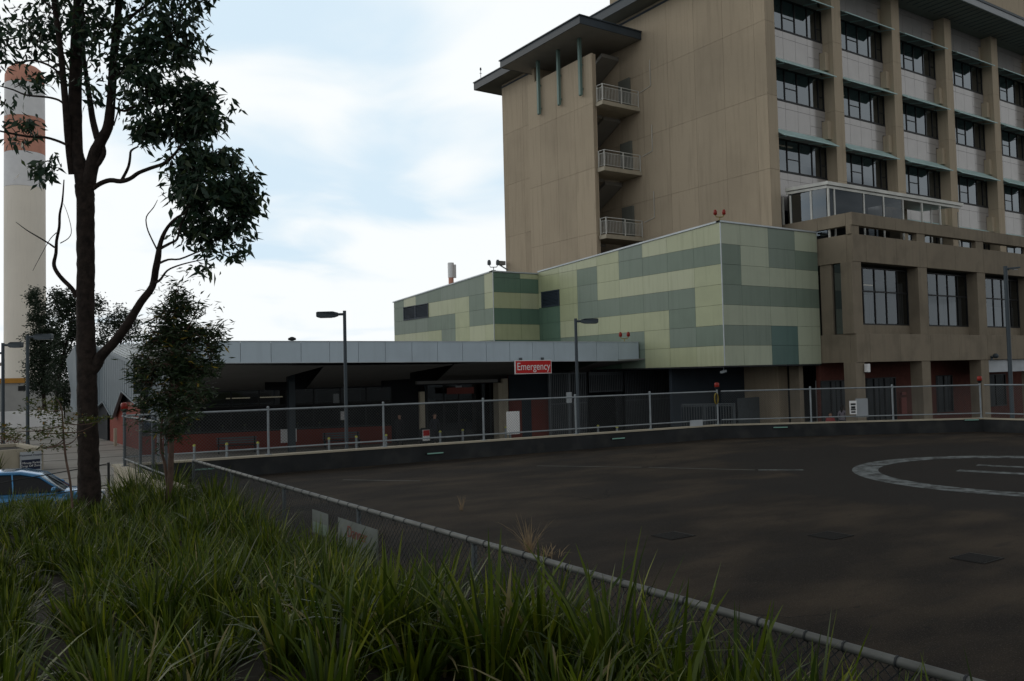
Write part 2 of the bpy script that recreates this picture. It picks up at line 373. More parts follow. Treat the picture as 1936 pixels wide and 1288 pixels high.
# drain grates
dr=thing('drain_grate','square dark drain grate on the helipad, leftmost of the three in a row','drain','drain grates in the pad',(9.23,9.4,ZP))
mb=MB(); mb.box((-.25,-.22,.002),(.25,.22,.012)); mb.build('grate_plate',m_grid,dr)
mb=MB()
for k in range(8): mb.box((-.23+.058*k,-.2,.012),(-.21+.058*k,.2,.02))
mb.build('grate_bars',m_grid,dr)
for p,lb in (((10.96,7.89,ZP),'square dark drain grate on the helipad, middle one of the row of three'),((11.04,5.8,ZP),'square dark drain grate on the helipad, rightmost and largest of the row')):
    q=copy_tree(dr); q.location=p; q['label']=lb

# ---- bank (terrain)
def sm(t): t=max(0,min(1,t)); return t*t*(3-2*t)
def lerpk(y,ks):
    for (a,za),(b,zb) in zip(ks,ks[1:]):
        if y<=b: return za+(zb-za)*sm((y-a)/(b-a)) if y>a else za
    return ks[-1][1]
def bank(x,y):
    h=lerpk(y,[(-20,2.1),(3.0,2.08),(9.5,1.60),(15,1.5),(18.2,1.18),(22.5,.05),(30,-.2)])
    e=1.22 if y<18.5 else h
    if x>2.6: h=h+(min(e,h)-h)*sm((x-2.6)/1.5)
    if y>18: h-= .0
    return h+.04*math.sin(x*2.1+y*.7)+.03*math.sin(y*1.9-x)
V=[];Fq=[]; nx,ny=60,70
for j in range(ny+1):
    for i in range(nx+1):
        x=-18+22.1*i/nx; y=-14+37.5*j/ny; V.append((x,y,bank(x,y)))
for j in range(ny):
    for i in range(nx):
        k=j*(nx+1)+i; Fq.append((k,k+1,k+nx+2,k+nx+1))
tag(bulk('garden_bank',np.array(V),np.array(Fq),m_soil,smooth=True),kind='structure')

# ================================================================== PARAPET WALLS OF THE PAD
pw=thing('parapet_wall','low black painted parapet wall with cream coping round the helipad','wall')
path=[A,B,C,D]
def offs(p,d,k): return p+Vector((-d.y,d.x,0)).normalized()*k
def wallrun(pts,k0,k1,z0,z1,mb,mi=0):
    """mitred wall between offsets k0..k1 along polyline"""
    ns=[]
    for i,p in enumerate(pts):
        dirs=[]
        if i>0: dirs.append((pts[i]-pts[i-1]).normalized())
        if i<len(pts)-1: dirs.append((pts[i+1]-pts[i]).normalized())
        nn=sum((Vector((-d.y,d.x,0)) for d in dirs),Vector((0,0,0))).normalized()
        nn/= max(.3,nn.dot(Vector((-dirs[0].y,dirs[0].x,0)))); ns.append(nn)
    for i in range(len(pts)-1):
        a0=pts[i]+ns[i]*k0; a1=pts[i]+ns[i]*k1; b0=pts[i+1]+ns[i+1]*k0; b1=pts[i+1]+ns[i+1]*k1
        mb.prism([(a0.x,a0.y),(b0.x,b0.y),(b1.x,b1.y),(a1.x,a1.y)],z0,z1,mi)
w=MB(); wallrun(path,0.0,.22,.0,1.655,w); w.build('wall_body',m_kerb,pw)
w=MB(); wallrun(path,-.025,.245,1.655,1.70,w); w.build('coping',m_cope,pw)
pw2=thing('retaining_wall','short cream retaining wall at the left end of the helipad','wall')
w=MB(); w.prism([(3.63,17.2),(3.95,17.2),(3.95,22.95),(3.63,22.95)],0,1.66,0); w.build('wall_body',m_cope,pw2,.01)
w=MB(); w.prism([(3.60,17.15),(3.97,17.15),(3.97,23.08),(3.60,23.08)],1.66,1.71,0); w.build('coping',m_cope,pw2,.008)
w=MB(); w.tube([(3.55,23.2,0),(3.55,23.2,1.75)],.03); w.tube([(3.55,23.2,1.72),(0,25.2,1.1)],.014,6); w.tube([(3.55,23.2,1.2),(0,25.2,.6)],.014,6); 
o=w.build('handrail',m_kerb); tag(o,'thin dark handrail running left from the cream retaining wall','handrail')
# green perimeter light fittings on the inner face
lt0=None
for (x,y,lb) in ((822,857,'first pale green strip light on the parapet right of the corner post'),(1168,829,'pale green strip light on the parapet below the palisade'),(1475,808,'pale green strip light on the parapet just right of the red beacon'),(1836,794,'pale green strip light on the parapet at the far right corner'),(385,887,'pale green strip light on the parapet at the left end of the pad')):
    z=1.45; 
    if x<1360: d=(B-A).normalized(); p0=A
    else: d=(C-B).normalized(); p0=B
    nrm=(-d.y,d.x,0); P=onP(x,y,(p0.x,p0.y,0),nrm); P=Vector((P.x,P.y,P.z))-Vector(nrm)*.035
    if lt0 is None:
        lt0=thing('strip_light',lb,'light','strip lights on the parapet',P,math.atan2(d.y,d.x)); mb=MB(); mb.box((-.26,-.02,-.018),(.26,.02,.018)); mb.build('lens',m_led,lt0,.008)
        mb=MB(); mb.box((-.28,-.005,-.03),(.28,.034,.03)); mb.build('housing',m_kerb,lt0); 
    else:
        q=copy_tree(lt0); q.location=P; q.rotation_euler=(0,0,math.atan2(d.y,d.x)); q['label']=lb

# ================================================================== FENCES
def mesh_panel(a,b,z0,z1,sp,r_,mb):
    """chain link: crossed diagonal wires as thin triangular bars"""
    a=Vector(a);b=Vector(b);d=b-a;Ln=d.length;d.normalize();H=z1-z0
    nrm=Vector((-d.y,d.x,0))
    k=-H
    def bar(p,q,off):
        t=(q-p).normalized(); s=t.cross(nrm).normalized()
        o=nrm*off
        P=[p+o+s*r_,p+o-s*r_,p+o+nrm*r_*1.6, q+o+s*r_,q+o-s*r_,q+o+nrm*r_*1.6]
        mb.add(P,[(0,1,4,3),(1,2,5,4),(2,0,3,5)])
    while k<Ln:
        for sgn in (1,-1):
            s0,s1=(k,k+H); z_a,z_b=(z0,z1) if sgn>0 else (z1,z0)
            u0=max(s0,0); u1=min(s1,Ln)
            if u1-u0<.01: continue
            f0=(u0-s0)/H; f1=(u1-s0)/H
            p=a+d*u0; p.z=z_a+(z_b-z_a)*f0; q=a+d*u1; q.z=z_a+(z_b-z_a)*f1
            bar(p,q,.002*sgn)
        k+=sp
def fence(name,label,pts,zb,zt,posts,sp,wire_r,pm,rm,wm,bottom=True,rr=.026,pr=.032,ext=.06,ties=0):
    t=thing(name,label,'fence')
    for i,(p,q) in enumerate(zip(pts,pts[1:])):
        mb=MB(); mb.tube([(p[0],p[1],zt),(q[0],q[1],zt)],rr,8); mb.build('top_rail',rm,t)
        if bottom: mb=MB(); mb.tube([(p[0],p[1],zb+.17),(q[0],q[1],zb+.17)],rr*.85,8); mb.build('bottom_rail',rm,t)
        mb=MB(); mesh_panel((p[0],p[1],0),(q[0],q[1],0),zb+.03,zt-.02,sp,wire_r,mb); mb.build('chain_mesh',wm,t)
        if ties:
            mb=MB(); d=Vector((q[0]-p[0],q[1]-p[1],0)); n=int(d.length/ties); d.normalize()
            for k in range(n):
                c0=Vector((p[0],p[1],zt))+d*(k+.5+random.uniform(-.12,.12))*ties; tt=d*.006
                mb=MB(); mb.tube([c0-tt,c0+tt],rr+.005,8); mb.tube([c0+Vector((0,0,-rr)),c0+Vector((0,0,-rr-.05))],.004,4); mb.build('wire_tie',m_wire,t)
    for x,y in posts:
        mb=MB(); mb.tube([(x,y,zb),(x,y,zt+ext)],pr,8); mb.ball((x,y,zt+ext),pr*1.25,nu=8,nv=5); mb.box((x-.07,y-.07,zb),(x+.07,y+.07,zb+.012)); mb.build('post',pm,t)
    return t
ofs=lambda p,q,f,k: None
def along(p,q,x,y,z):   # point on vertical plane p-q seen at pixel
    d=(q-p).normalized(); P=onP(x,y,(p.x,p.y,0),(-d.y,d.x,0)); return (P.x,P.y)
nAB=Vector((-(B-A).y,(B-A).x,0)).normalized()*.11; nBC=Vector((-(C-B).y,(C-B).x,0)).normalized()*.11
A1=A+nAB; B1=B+(nAB+nBC)*.5; C1=C+nBC*.9; 
pAB=[(A1.x+.05,A1.y)]+[along(A1,B1,x,800,0) for x in (299,507,725,914,1088.5,1230)]+[(B1.x,B1.y)]
fence('chain_link_fence','long chain link fence on the black parapet in front of the emergency building',[(A1.x,A1.y),(B1.x,B1.y)],1.70,2.9,pAB,.085,.0022,m_gal,m_gal,m_wire2)
pBC=[along(B1,C1,x,770,0) for x in (1533,1688)]+[(C1.x,C1.y)]
fence('chain_link_fence','angled chain link fence on the parapet in front of the concrete podium',[(B1.x+.12,B1.y-.08),(C1.x,C1.y)],1.70,2.9,pBC,.085,.0022,m_gal,m_gal,m_wire2)
fence('chain_link_fence','chain link fence at the far right edge beyond the landing circle',[(C1.x+.02,C1.y-.15),(31.6,4)],1.70,2.9,[(31.68,13.0),(31.64,10)],.085,.0022,m_gal,m_gal,m_wire2)
fence('chain_link_fence','short chain link fence on the cream wall behind the young tree',[(3.78,22.6),(3.75,17.75)],1.71,2.9,[(3.77,22.3),(3.77,20.4),(3.76,19.0),(3.75,17.75)],.075,.0022,m_gald,m_gald,m_wire)
nf=[(4.42,18.4),(4.37,-2.5)]
fence('low_chain_link_fence','low chain link fence with bare steel rail beside the grass',nf,1.22,2.07,[(4.42-.002*k,18.38-2.78*k) for k in range(7)],.08,.0038,m_gald,m_railn,m_wire,bottom=False,rr=.031,pr=.03,ext=-.03,ties=.33)
# signs wired to the near fence
def board(name,label,pts_px,Xp,m,cat='sign',txt=None,tm=None):
    (x0,y0),(x1,y1)=pts_px; p=onX(x0,y0,Xp); q=onX(x1,y1,Xp); return p,q
sg=thing('fence_sign','white warning board with red lettering tied to the low fence','sign')
p=onX(641,978,4.34); q=onX(716,1002,4.34); zt=(p.z+q.z)/2; mb=MB(); mb.box((4.325,q.y,zt-.42),(4.332,p.y,zt)); mb.build('panel',m_board,sg)
text_mesh('lettering','Danger',.2,m_dred,sg,(4.321,(p.y+q.y)/2,zt-.14),(0,-1,0),.001)
sg=thing('fence_sign','small pale grey board tied to the low fence left of the white one','sign')
p=onX(592,962,4.34); q=onX(622,973,4.34); zt2=(p.z+q.z)/2; mb=MB(); mb.box((4.325,q.y,zt2-.32),(4.332,p.y,zt2)); mb.build('panel',m_board,sg)
mb=MB(); mb.box((4.322,q.y+.04,zt2-.3),(4.325,p.y-.04,zt2-.16)); mb.build('printed_band',m_gg,sg)

# red beacons on fence corners
bc0=None
for (x,y,z,lb) in ((A1.x+.05,A1.y,2.97,'red obstruction beacon on the far left fence corner behind the young tree'),(B1.x,B1.y,2.97,'red obstruction beacon on the middle fence corner above the yellow ring'),(C1.x,C1.y,2.97,'red obstruction beacon on the right fence corner before the podium')):
    if bc0 is None:
        bc0=thing('obstruction_beacon',lb,'beacon','red beacons on the fence corners',(x,y,z)); mb=MB(); mb.lathe([(.05,0),(.05,.05),(.085,.06),(.085,.09)]); mb.build('base',m_kerb,bc0)
        mb=MB(); mb.lathe([(.075,.09),(.085,.11),(.085,.21),(.07,.24),(.03,.25)]); mb.build('lens',m_rlamp,bc0)
    else: q=copy_tree(bc0); q.location=(x,y,z); q['label']=lb
# yellow ring (hose / tag) at the corner post
t=thing('yellow_hose_ring','yellow and black ring hanging on the fence just left of the middle beacon','ring'); p=along(A1,B1,1352,755,0); cz=2.64
mb=MB(); mb.tube([(p[0]+.09*math.cos(a),p[1]-.06,cz+.19*math.sin(a)) for a in [2*math.pi*i/20 for i in range(21)]],.024,6,cap=False); mb.build('ring',m_yel,t)
mb=MB(); mb.tube([(p[0],p[1]-.06,cz-.2),(p[0],p[1]-.06,cz+.2)],.03,6); mb.build('centre_strap',m_kerb,t)
# boards on the far fences
def fboard(px0,px1,P0,P1,m,name,label,off=.06,parts=()):
    d=(P1-P0).normalized(); n=Vector((-d.y,d.x,0)); a=onP(px0[0],px0[1],(P0.x,P0.y,0),n); b=onP(px1[0],px1[1],(P0.x,P0.y,0),n)
    t=thing(name,label,'sign'); mb=MB(); f=-n*off
    mb.slab([a+f,Vector((b.x,b.y,a.z))+f,b+f,Vector((a.x,a.y,b.z))+f],n,.01); mb.build('panel',m,t); return t,a,b,d,n
t,a,b,d,n=fboard((1604.5,758),(1619,783),B1,C1,m_wht,'fence_sign','small notice with black lines on the fence right of the seated people')
mb=MB()
for k,(zz,hh) in enumerate(((.74,.07),(.5,.09),(.34,.05),(.16,.06))):
    zc=b.z+(a.z-b.z)*zz; w0=.15+.05*(k%2); A_=a.lerp(b,w0); B_=a.lerp(b,1-w0); f=-n*.063; mb.slab([Vector((A_.x,A_.y,zc-hh/2))+f,Vector((B_.x,B_.y,zc-hh/2))+f,Vector((B_.x,B_.y,zc+hh/2))+f,Vector((A_.x,A_.y,zc+hh/2))+f],n,.002)
mb.build('printed_lines',m_kerb,t)
t,a,b,d,n=fboard((1618.5,754),(1643,789),B1,C1,m_pale,'fence_board','pale blank board behind the mesh in front of the corner column',off=-.05)
t,a,b,d,n=fboard((984,780),(1010,823),A1,B1,m_wht,'fence_board','tall white board behind the mesh in front of the red wall',off=-.9)
t,a,b,d,n=fboard((1303,795),(1327,807),A1,B1,m_pale,'fence_board','low pale box board at the foot of the fence left of the yellow ring',off=.05)

# ================================================================== TOWER
tw=thing('hospital_tower','tall buff concrete hospital block with deep columns and teal sunshades','building')
XT,YT=35.85,28.6; SE=[10.1,14.07,18.0,21.92,25.87]
def panelled(mb, y_edges, z_edges, X, t=.10, gap=.006, face='x', mi=0):
    for y0,y1 in zip(y_edges,y_edges[1:]):
        for z0,z1 in zip(z_edges,z_edges[1:]):
            if face=='x': mb.box((X,y0+gap,z0+gap),(X+t,y1-gap,z1-gap),mi)
            else: mb.box((y0+gap,X,z0+gap),(y1-gap,X+t,z1-gap),mi)
ys=[28.6,29.35]+[29.35+2.14*k for k in range(1,12)]; ys=[y for y in ys if y<53]+[53.45]
w=MB(); panelled(w,ys,[0,6.2]+SE,XT); w.build('wall_cladding',m_tan,tw)
w=MB(); w.box((XT+.08,28.72,0),(XT+.4,53.4,25.86)); w.build('wall_core',m_tanb,tw)
w=MB(); w.box((XT+.4,52.9,0),(72,53.4,25.86)); w.build('rear_wall',m_tan,tw)
w=MB(); panelled(w,[XT+.002,36.62],[0,6.2]+SE,YT,t=.75,face='y'); w.build('corner_pier',m_tan,tw)
# columns
NC=6
cols=[(41.6+5.88*k,42.42+5.88*k) for k in range(NC)]
cm=MB()
for z0,z1 in zip([9.9]+SE[1:-1],SE[1:]): cm.box((0,0,z0+.006),(.82,.75,z1-.006))
cme=cm.mesh('column',m_tan)
for a,b in cols:
    o=link(bpy.data.objects.new('column',cme),tw); o.location=(a,YT,0)
# bays: window unit, spandrel, sunshade, nib  (floor sill heights)
SILL=[22.05-3.9*k for k in range(4)]+[25.95]
GY=29.30
W=cols[0][0]-36.62   # clear width
def bay_meshes(W):
    m_={}
    mb=MB(); gz0,gz1=0,1.78
    for z in (gz0,gz1-.06): mb.box((0,-.03,z),(W,.05,z+.07))
    mb.box((0,-.05,-.05),(W,.03,.0))
    ms=[0,.42,1.50,2.55,3.65,4.42,W-.07]
    for x in ms: mb.box((x,-.03,.07),(x+.06,.05,gz1-.06))
    mb.box((.0,-.02,.72),(.42,.04,.76)); mb.box((1.56,-.02,.72),(2.55,.04,.76)) ; mb.box((4.48,-.02,.72),(W-.07,.04,.76))
    m_['window_frame']=mb.mesh('window_frame',m_frame)
    mb=MB(); mb.quad((0,.01,.05),(W,.01,.05),(W,.01,gz1),(0,.01,gz1)); m_['window_glass']=mb.mesh('window_glass',m_glass)
    # spandrel hangs below sill down past the sunshade root of the window underneath (sill-2.12)
    mb=MB(); xs=[0,.45,1.5,2.55,3.6,W]
    for x0,x1 in zip(xs,xs[1:]):
        mb.box((x0+.008,-.04,-.42),(x1-.008,.1,-.06)); 
        if x1<W: mb.box((x0+.008,-.04,-2.10),(x1-.008,.1,-.436))
        else:
            mb.box((x0+.008,-.04,-1.05),(x1-.345,.1,-.436)); mb.box((x1-.345,-.04,-.62),(x1-.008,.1,-.436)); mb.box((x0+.008,-.04,-2.10),(x1-.345,.1,-1.066)); mb.box((x1-.345,-.04,-2.10),(x1-.008,.1,-1.9))
    m_['spandrel']=mb.mesh('spandrel',m_white)
    mb=MB(); mb.box((0,.06,-2.1),(W,.2,-.06)); m_['spandrel_backing']=mb.mesh('spandrel_backing',m_joint)
    mb=MB(); zt=-1.60; y0,z0=-.05,zt; y1,z1=-1.0,zt-.66; t=.03
    mb.add([(0.02,y0,z0),(W-.01,y0,z0),(W-.22,y1,z1),(0.02,y1,z1),(0.02,y0,z0-t),(W-.01,y0,z0-t),(W-.22,y1,z1-t*1.3),(0.02,y1,z1-t*1.3)],[(0,1,2,3),(7,6,5,4),(0,3,7,4),(1,5,6,2),(3,2,6,7),(0,4,5,1)])
    mb.beam((.02,y1,z1-.01),(W-.22,y1,z1-.01),.05,.05)
    for x in (.4,1.9,3.4,W-.4): mb.beam((x,-.04,zt-.50),(x,y1+.1,z1-.02),.03,.05)
    m_['sunshade']=mb.mesh('sunshade',m_teal)
    mb=MB(); mb.box((W-.34,-.42,-1.72),(W-.002,-.05,-.70)); m_['concrete_nib']=mb.mesh('concrete_nib',m_tan)
    return m_
b1=bay_meshes(W); b2=bay_meshes(5.88-.82)
bays=[(36.62,b1)]+[(b,b2) for a,b in cols[:-1]]
for x0,bm in bays:
    for z in SILL:
        for nm,me in bm.items():
            if z<12 and nm in('concrete_nib','sunshade','spandrel','spandrel_backing') and nm!='sunshade' and False: continue
            if z>25 and nm in('window_frame','window_glass','concrete_nib'): continue
            if z<10.5 and nm!='spandrel' : 
                if nm in('window_frame','window_glass'): pass
            if z<15 and x0<47 and nm=='sunshade': continue
            if z<10.5 and nm in ('spandrel','spandrel_backing','sunshade','concrete_nib'): continue
            o=link(bpy.data.objects.new(nm,me),tw); o.location=(x0,GY,z)
# terrace level wall/window band under lowest sunshade
w=MB(); w.box((36.62,GY+.02,13.0-1.1),(72,GY+.2,14.3-.06-.0)); 
w.box((36.62,GY+.021,10.1),(72,GY+.19,10.35)); w.build('terrace_wall',m_white,tw)
# interiors (back wall, floors) so the glass looks into rooms
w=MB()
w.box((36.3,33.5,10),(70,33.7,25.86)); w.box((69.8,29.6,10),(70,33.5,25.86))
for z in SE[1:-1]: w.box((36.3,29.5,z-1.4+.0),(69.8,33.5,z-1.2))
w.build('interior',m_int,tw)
w=MB()
for (x,z) in ((38.2,20.3),(40.0,16.4),(39.0,16.4),(45.2,20.3),(50.8,16.35),(61.9,12.45),(63,16.3)):
    w=MB(); w.box((x,31.0,z-.05),(x+.9,31.08,z)); w.build('ceiling_light',m_lamp,tw)
rb=random.Random(3)
for (x0,bm) in bays:
    for z in SILL[:4]:
        for k in range(3):
            if rb.random()<.30:
                a=x0+.1+k*1.5; w=MB(); hgt=rb.choice([.5,.8,1.2]); w.box((a,GY+.14,z+1.78-hgt),(a+1.3,GY+.16,z+1.78)); w.build('blind',m_intw,tw)
# upper wall above top sunshade and roof
w=MB(); w.box((36.62,GY+.02,24.36),(72,GY+.25,25.86)); w.build('top_wall',m_tan,tw)
w=MB(); w.prism([(34.65,26.62),(74,26.62),(74,55.5),(34.65,55.5)],25.87,26.02); w.build('roof_soffit',m_soffd,tw)
w=MB()
w.box((34.62,26.60,25.85),(34.68,55.5,26.40)); w.box((34.55,26.5,26.40),(34.75,55.55,26.46)); 
w.box((34.62,55.45,25.85),(60,55.52,26.40)); w.build('roof_fascia',m_fasc,tw)
w=MB(); w.box((34.69,26.55,25.85),(74,26.62,26.25)); w.build('front_fascia',m_fasc2,tw)
w=MB(); w.box((34.69,26.5,26.25),(74,26.62,26.40)); w.build('front_gutter',m_fasc,tw)
w=MB(); w.box((34.7,26.63,26.02),(74,55.4,26.38)); w.build('roof',m_fasc,tw)
w=MB(); w.box((XT-.04,28.9,25.58),(XT+.02,53.5,25.70)); w.build('wall_top_trim',m_fasc,tw)
w=MB(); panelled(w,[44+3*k for k in range(10)],[26.39,34],29.0,t=.2,face='y'); w.box((44,29.21,26.39),(74,50,34)); w.build('plant_room',m_tan,tw)
# soffit battens
w=MB()
for k in range(64): w.box((36+.6*k,26.7,25.845),(36.05+.6*k,28.6,25.868))
w.build('soffit_battens',m_fasc,tw)
# stair wing
XS=32.62
w=MB(); panelled(w,[38.85,40.65,42.45,44.25,45.55],[0,4.2,8.1,12.02,15.95,19.88,22.92],XS,t=.12); w.build('stair_wall_cladding',m_tan,tw)
w=MB(); w.box((XS+.1,38.9,0),(XS+.34,45.5,22.9)); w.build('stair_wall_core',m_tan,tw)
w=MB(); w.box((XS+.34,45.2,0),(XT-.01,45.5,25.0)); w.build('stair_end_wall',m_tan,tw)
for z in (11.62,15.68,19.66):
    b=MB(); b.slab([(32.82,38.2,z),(35.84,38.2,z),(35.84,40.0,z),(32.97,40.0,z),(32.97,38.84,z),(32.82,38.84,z)],(0,0,1),.24); bo=b.build('balcony',m_cope,tw)
    r_=MB(); zt=z+.24
    for za in (1.02,.84,.12): r_.tube([(32.9,38.82,zt+za),(32.9,38.28,zt+za),(35.8,38.28,zt+za)],.022 if za>.9 else .016,6)
    for k in range(26): x=32.9+2.88*k/25; r_.box((x-.008,38.272,zt+.12),(x+.008,38.288,zt+.84))
    for k in range(1,5): y=38.28+.54*k/4; r_.box((32.892,y-.008,zt+.12),(32.908,y+.008,zt+.84))
    for p in ((32.9,38.28),(34.4,38.28),(35.78,38.28),(32.9,38.8)): r_.box((p[0]-.025,p[1]-.025,zt),(p[0]+.025,p[1]+.025,zt+1.02))
    r_.build('balcony_railing',m_rail,bo)
    s_=MB()  # flight rising away from landing and a return flight
    s_.slab([(33.0,40.0,z+.02),(34.3,40.0,z+.02),(34.3,43.9,z+1.98),(33.0,43.9,z+1.98)],(0,0,-1),.22)
    s_.slab([(34.4,43.9,z+1.98),(35.8,43.9,z+1.98),(35.8,40.0,z+3.95),(34.4,40.0,z+3.95)],(0,0,-1),.22)
    s_.box((32.98,43.9,z+1.75),(35.8,45.2,z+1.97)); s_.build('stair_flight',m_soff,tw)
    s_=MB(); s_.slab([(34.33,40.0,z+.1),(34.33,43.9,z+2.1),(34.33,43.9,z+2.95),(34.33,40.0,z+.95)],(1,0,0),.05); s_.build('stair_balustrade',m_tan,tw)
    q=MB(); q.tube([(35.80,37.2,z+2.9),(35.80,37.2,z+1.3),(35.80,38.1,z+1.15)],.02,6); q.build('drain_pipe',m_rail,tw)
    q=MB(); q.box((35.7,39.0,z+.25),(35.84,40.0,z+2.35)); q.build('stair_door',m_soffd,tw)
# stair canopy
w=MB(); w.box((31.06,37.97,24.07),(35.84,46.3,24.12)); w.build('canopy_soffit',m_soff,tw)
w=MB()
w.box((31.0,37.91,24.05),(31.06,46.36,24.5)); w.box((30.92,37.83,24.5),(31.1,46.42,24.56)); w.box((31.06,37.91,24.05),(35.83,37.97,24.5)); w.box((31.1,37.83,24.5),(35.83,37.95,24.56)); w.box((31.06,46.3,24.05),(35.83,46.36,24.5))
w.build('canopy_fascia',m_fasc,tw)
w=MB(); w.box((31.07,37.98,24.12),(35.83,46.29,24.48)); w.build('canopy_roof',m_fasc2,tw)
for y in (44.06,41.9,39.75):
    w=MB(); w.box((32.34,y-.09,20.6),(32.52,y+.09,24.06)); w.tube([(32.43,y-.089,20.6),(32.43,y+.089,20.6)],.09,10); w.box((32.5,y-.04,20.9),(32.64,y+.04,21.0)); w.box((32.5,y-.04,22.4),(32.64,y+.04,22.5)); w.build('teal_fin',m_tealf,tw)
# small things on the roof edge
t=thing('roof_beacon','tiny grey twin beacon on the far left roof corner of the tower','beacon',loc=(34.7,54.6,26.46))
mb=MB(); mb.tube([(0,0,0),(0,0,.7)],.02,6); mb.tube([(-.1,0,.45),(.1,0,.45)],.02,6); mb.build('mast',m_gald,t)
mb=MB(); mb.lathe([(.06,.7),(.08,.78),(.05,.9)],n=8); mb.build('lamp',m_gald,t)

# ================================================================== PODIUM
pd=thing('concrete_podium','low pinkish grey concrete podium with columns at the foot of the tower','building')
XP,YP=36.9,24.7
pc=[(36.78,37.57),(42.53,43.40),(48.46,49.37),(54.4,55.25),(60.3,61.15),(66.2,67.0)]
jx=[XP,38.0,40.6,43.4,46.2,49.2,52.1,55.1,58.0,61.0,64,67,70]
def beamband(z0,z1,name,yoff=0):
    w=MB()
    for a,b in zip(jx,jx[1:]): w.box((a+.006,YP+yoff,z0),(b-.006,YP+.35,z1))
    w.box((XP-.001,YP+.355,z0),(XP+.35,26.66,z1)); w.box((XP,26.672,z0),(XP+.35,29.25,z1)); w.build(name,m_pod,pd,.012)
beamband(3.88,5.27,'beam'); beamband(8.80,10.15,'beam'); beamband(10.58,11.21,'parapet')
for a,b in pc:
    w=MB(); w.box((a+.05,YP+.05,10.15),(b-.05,YP+.3,10.58)); w.build('parapet_pier',m_pod,pd)
    w=MB(); w.box((a+.015,YP+.03,5.27),(b-.015,YP+.66,8.80)); w.build('column',m_pod,pd,.015)
    w=MB(); w.box((a+.03,YP+.04,0),(b-.03,YP+.7,3.88)); w.build('column',m_pod,pd,.015)
w=MB(); w.box((XP+.08,26.0,5.27),(XP+.5,26.66,8.8)); w.build('side_pier',m_pod,pd)
w=MB(); w.box((XP+.36,YP+.36,9.9),(71,29.28,10.12)); w.box((XP+.36,YP+.36,3.9),(71,30,4.2)); w.box((XP+.36,YP+.36,8.82),(71,29.9,9.0)); w.build('floor_slab',m_soffd,pd)
# first floor glazing
GYP=25.36
w=MB(); w.box((37.6,GYP-.02,5.27),(71,GYP+.2,5.76)); w.build('sill_wall',m_pod,pd)
mx_=[]
for (a,b),(c2,d2) in zip(pc,pc[1:]):
    w=MB(); x0,x1=b-.02,c2+.02
    for z in (5.76,7.42,8.60): w.box((x0,GYP-.03,z),(x1,GYP+.05,z+.07))
    n=5; 
    for k in range(n+1): x=x0+(x1-x0)*(k/n) if k<n else x1-.06; w.box((x,GYP-.03,5.83),(x+.06,GYP+.05,8.6))
    wf=w.build('window_frame',m_frame,pd)
    w=MB(); w.quad((x0,GYP+.01,5.8),(x1,GYP+.01,5.8),(x1,GYP+.01,8.62),(x0,GYP+.01,8.62)); w.build('window_glass',m_glass2,wf)
w=MB(); w.box((XP+.2,25.42,5.3),(XP+.25,26.0,8.8)); w.build('side_window',m_glass,pd)
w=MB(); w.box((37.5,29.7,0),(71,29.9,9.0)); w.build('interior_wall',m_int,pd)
# first-floor curtains / blinds in some bays
w=MB()
for x0,x1,z1 in ((37.7,38.7,8.0),(43.5,44.6,7.4),(45.8,48.3,7.4),(49.5,50.5,6.8),(50.8,54.2,7.0),(41.9,42.4,8.0),(38.8,39.6,7.3)):
    k=x0
    while k<x1: w.box((k,25.60+.03*math.sin(k*9),5.5),(k+.1,25.63+.03*math.sin(k*9),z1)); k+=.11
w.build('curtain',m_intw,pd)
w=MB(); 
for x in (39.95,40.0,41.4): w.box((x,27.2,8.05),(x+.9,27.26,8.1)) if x!=40.0 else w.box((x,26.6,7.75),(x+.45,26.65,7.8))
w.build('ceiling_light',m_lamp,pd)
# ground floor: recessed red wall with windows
GG=26.9
w=MB()
def redwall(x0,x1,wx0,wx1,z0,z1):
    w.box((x0,GG,0),(wx0,GG+.2,3.88)); w.box((wx1,GG,0),(x1,GG+.2,3.88)); w.box((wx0,GG,0),(wx1,GG+.2,z0)); w.box((wx0,GG,z1),(wx1,GG+.2,3.88))
wins=[(36.95,39.9,37.0,39.6,.5,3.0),(39.9,44.5,40.6,43.6,.55,3.05),(44.5,50.6,47.6,49.4,.9,3.05),(50.6,56.5,53.2,55.6,1.0,3.0),(56.5,71,58,60,1,3)]
for a in wins: redwall(*a)
w.build('ground_floor_wall',m_brick,pd)
for (x0,x1,a,b,z0,z1) in wins:
    f=MB()
    for z in (z0,z1-.06): f.box((a,GG-.02,z),(b,GG+.06,z+.06))
    n=max(2,int((b-a)/.85))
    for k in range(n+1): x=a+(b-a-.06)*k/n; f.box((x,GG-.02,z0+.06),(x+.06,GG+.06,z1-.06))
    fo=f.build('window_frame',m_frame,pd); f=MB(); f.quad((a,GG+.03,z0),(b,GG+.03,z0),(b,GG+.03,z1),(a,GG+.03,z1)); f.build('window_glass',m_glass2,fo)
w=MB()
for x0,x1 in ((37.05,37.9),(38.0,38.6),(38.8,39.5),(40.7,41.1),(41.3,42.4),(42.6,43.5),(48.4,49.3),(54,55)):
    k=x0
    while k<x1: w.box((k,GG+.3+.02*math.sin(k*7),.4),(k+.1,GG+.32+.02*math.sin(k*7),3.0)); k+=.105
w.build('curtain',m_intw,pd)
w=MB(); p=onY(1872,690,YP+.02); q=onY(1936,702,YP+.02); w.box((49.42,YP+.2,p.z-.42),(54.35,YP+.3,3.86)); w.build('sign_band',m_pale,pd)
w=MB(); w.box((43.9,GG-.12,1.0),(44.4,GG-.02,1.9)); w.box((43.95,GG-.14,2.05),(44.35,GG-.02,2.2)); w.build('hose_cabinet',m_dred,pd)
w=MB(); w.box((36.2,YP+.8,0.0),(70,GG,.16)); w.build('plinth',m_pod,pd)
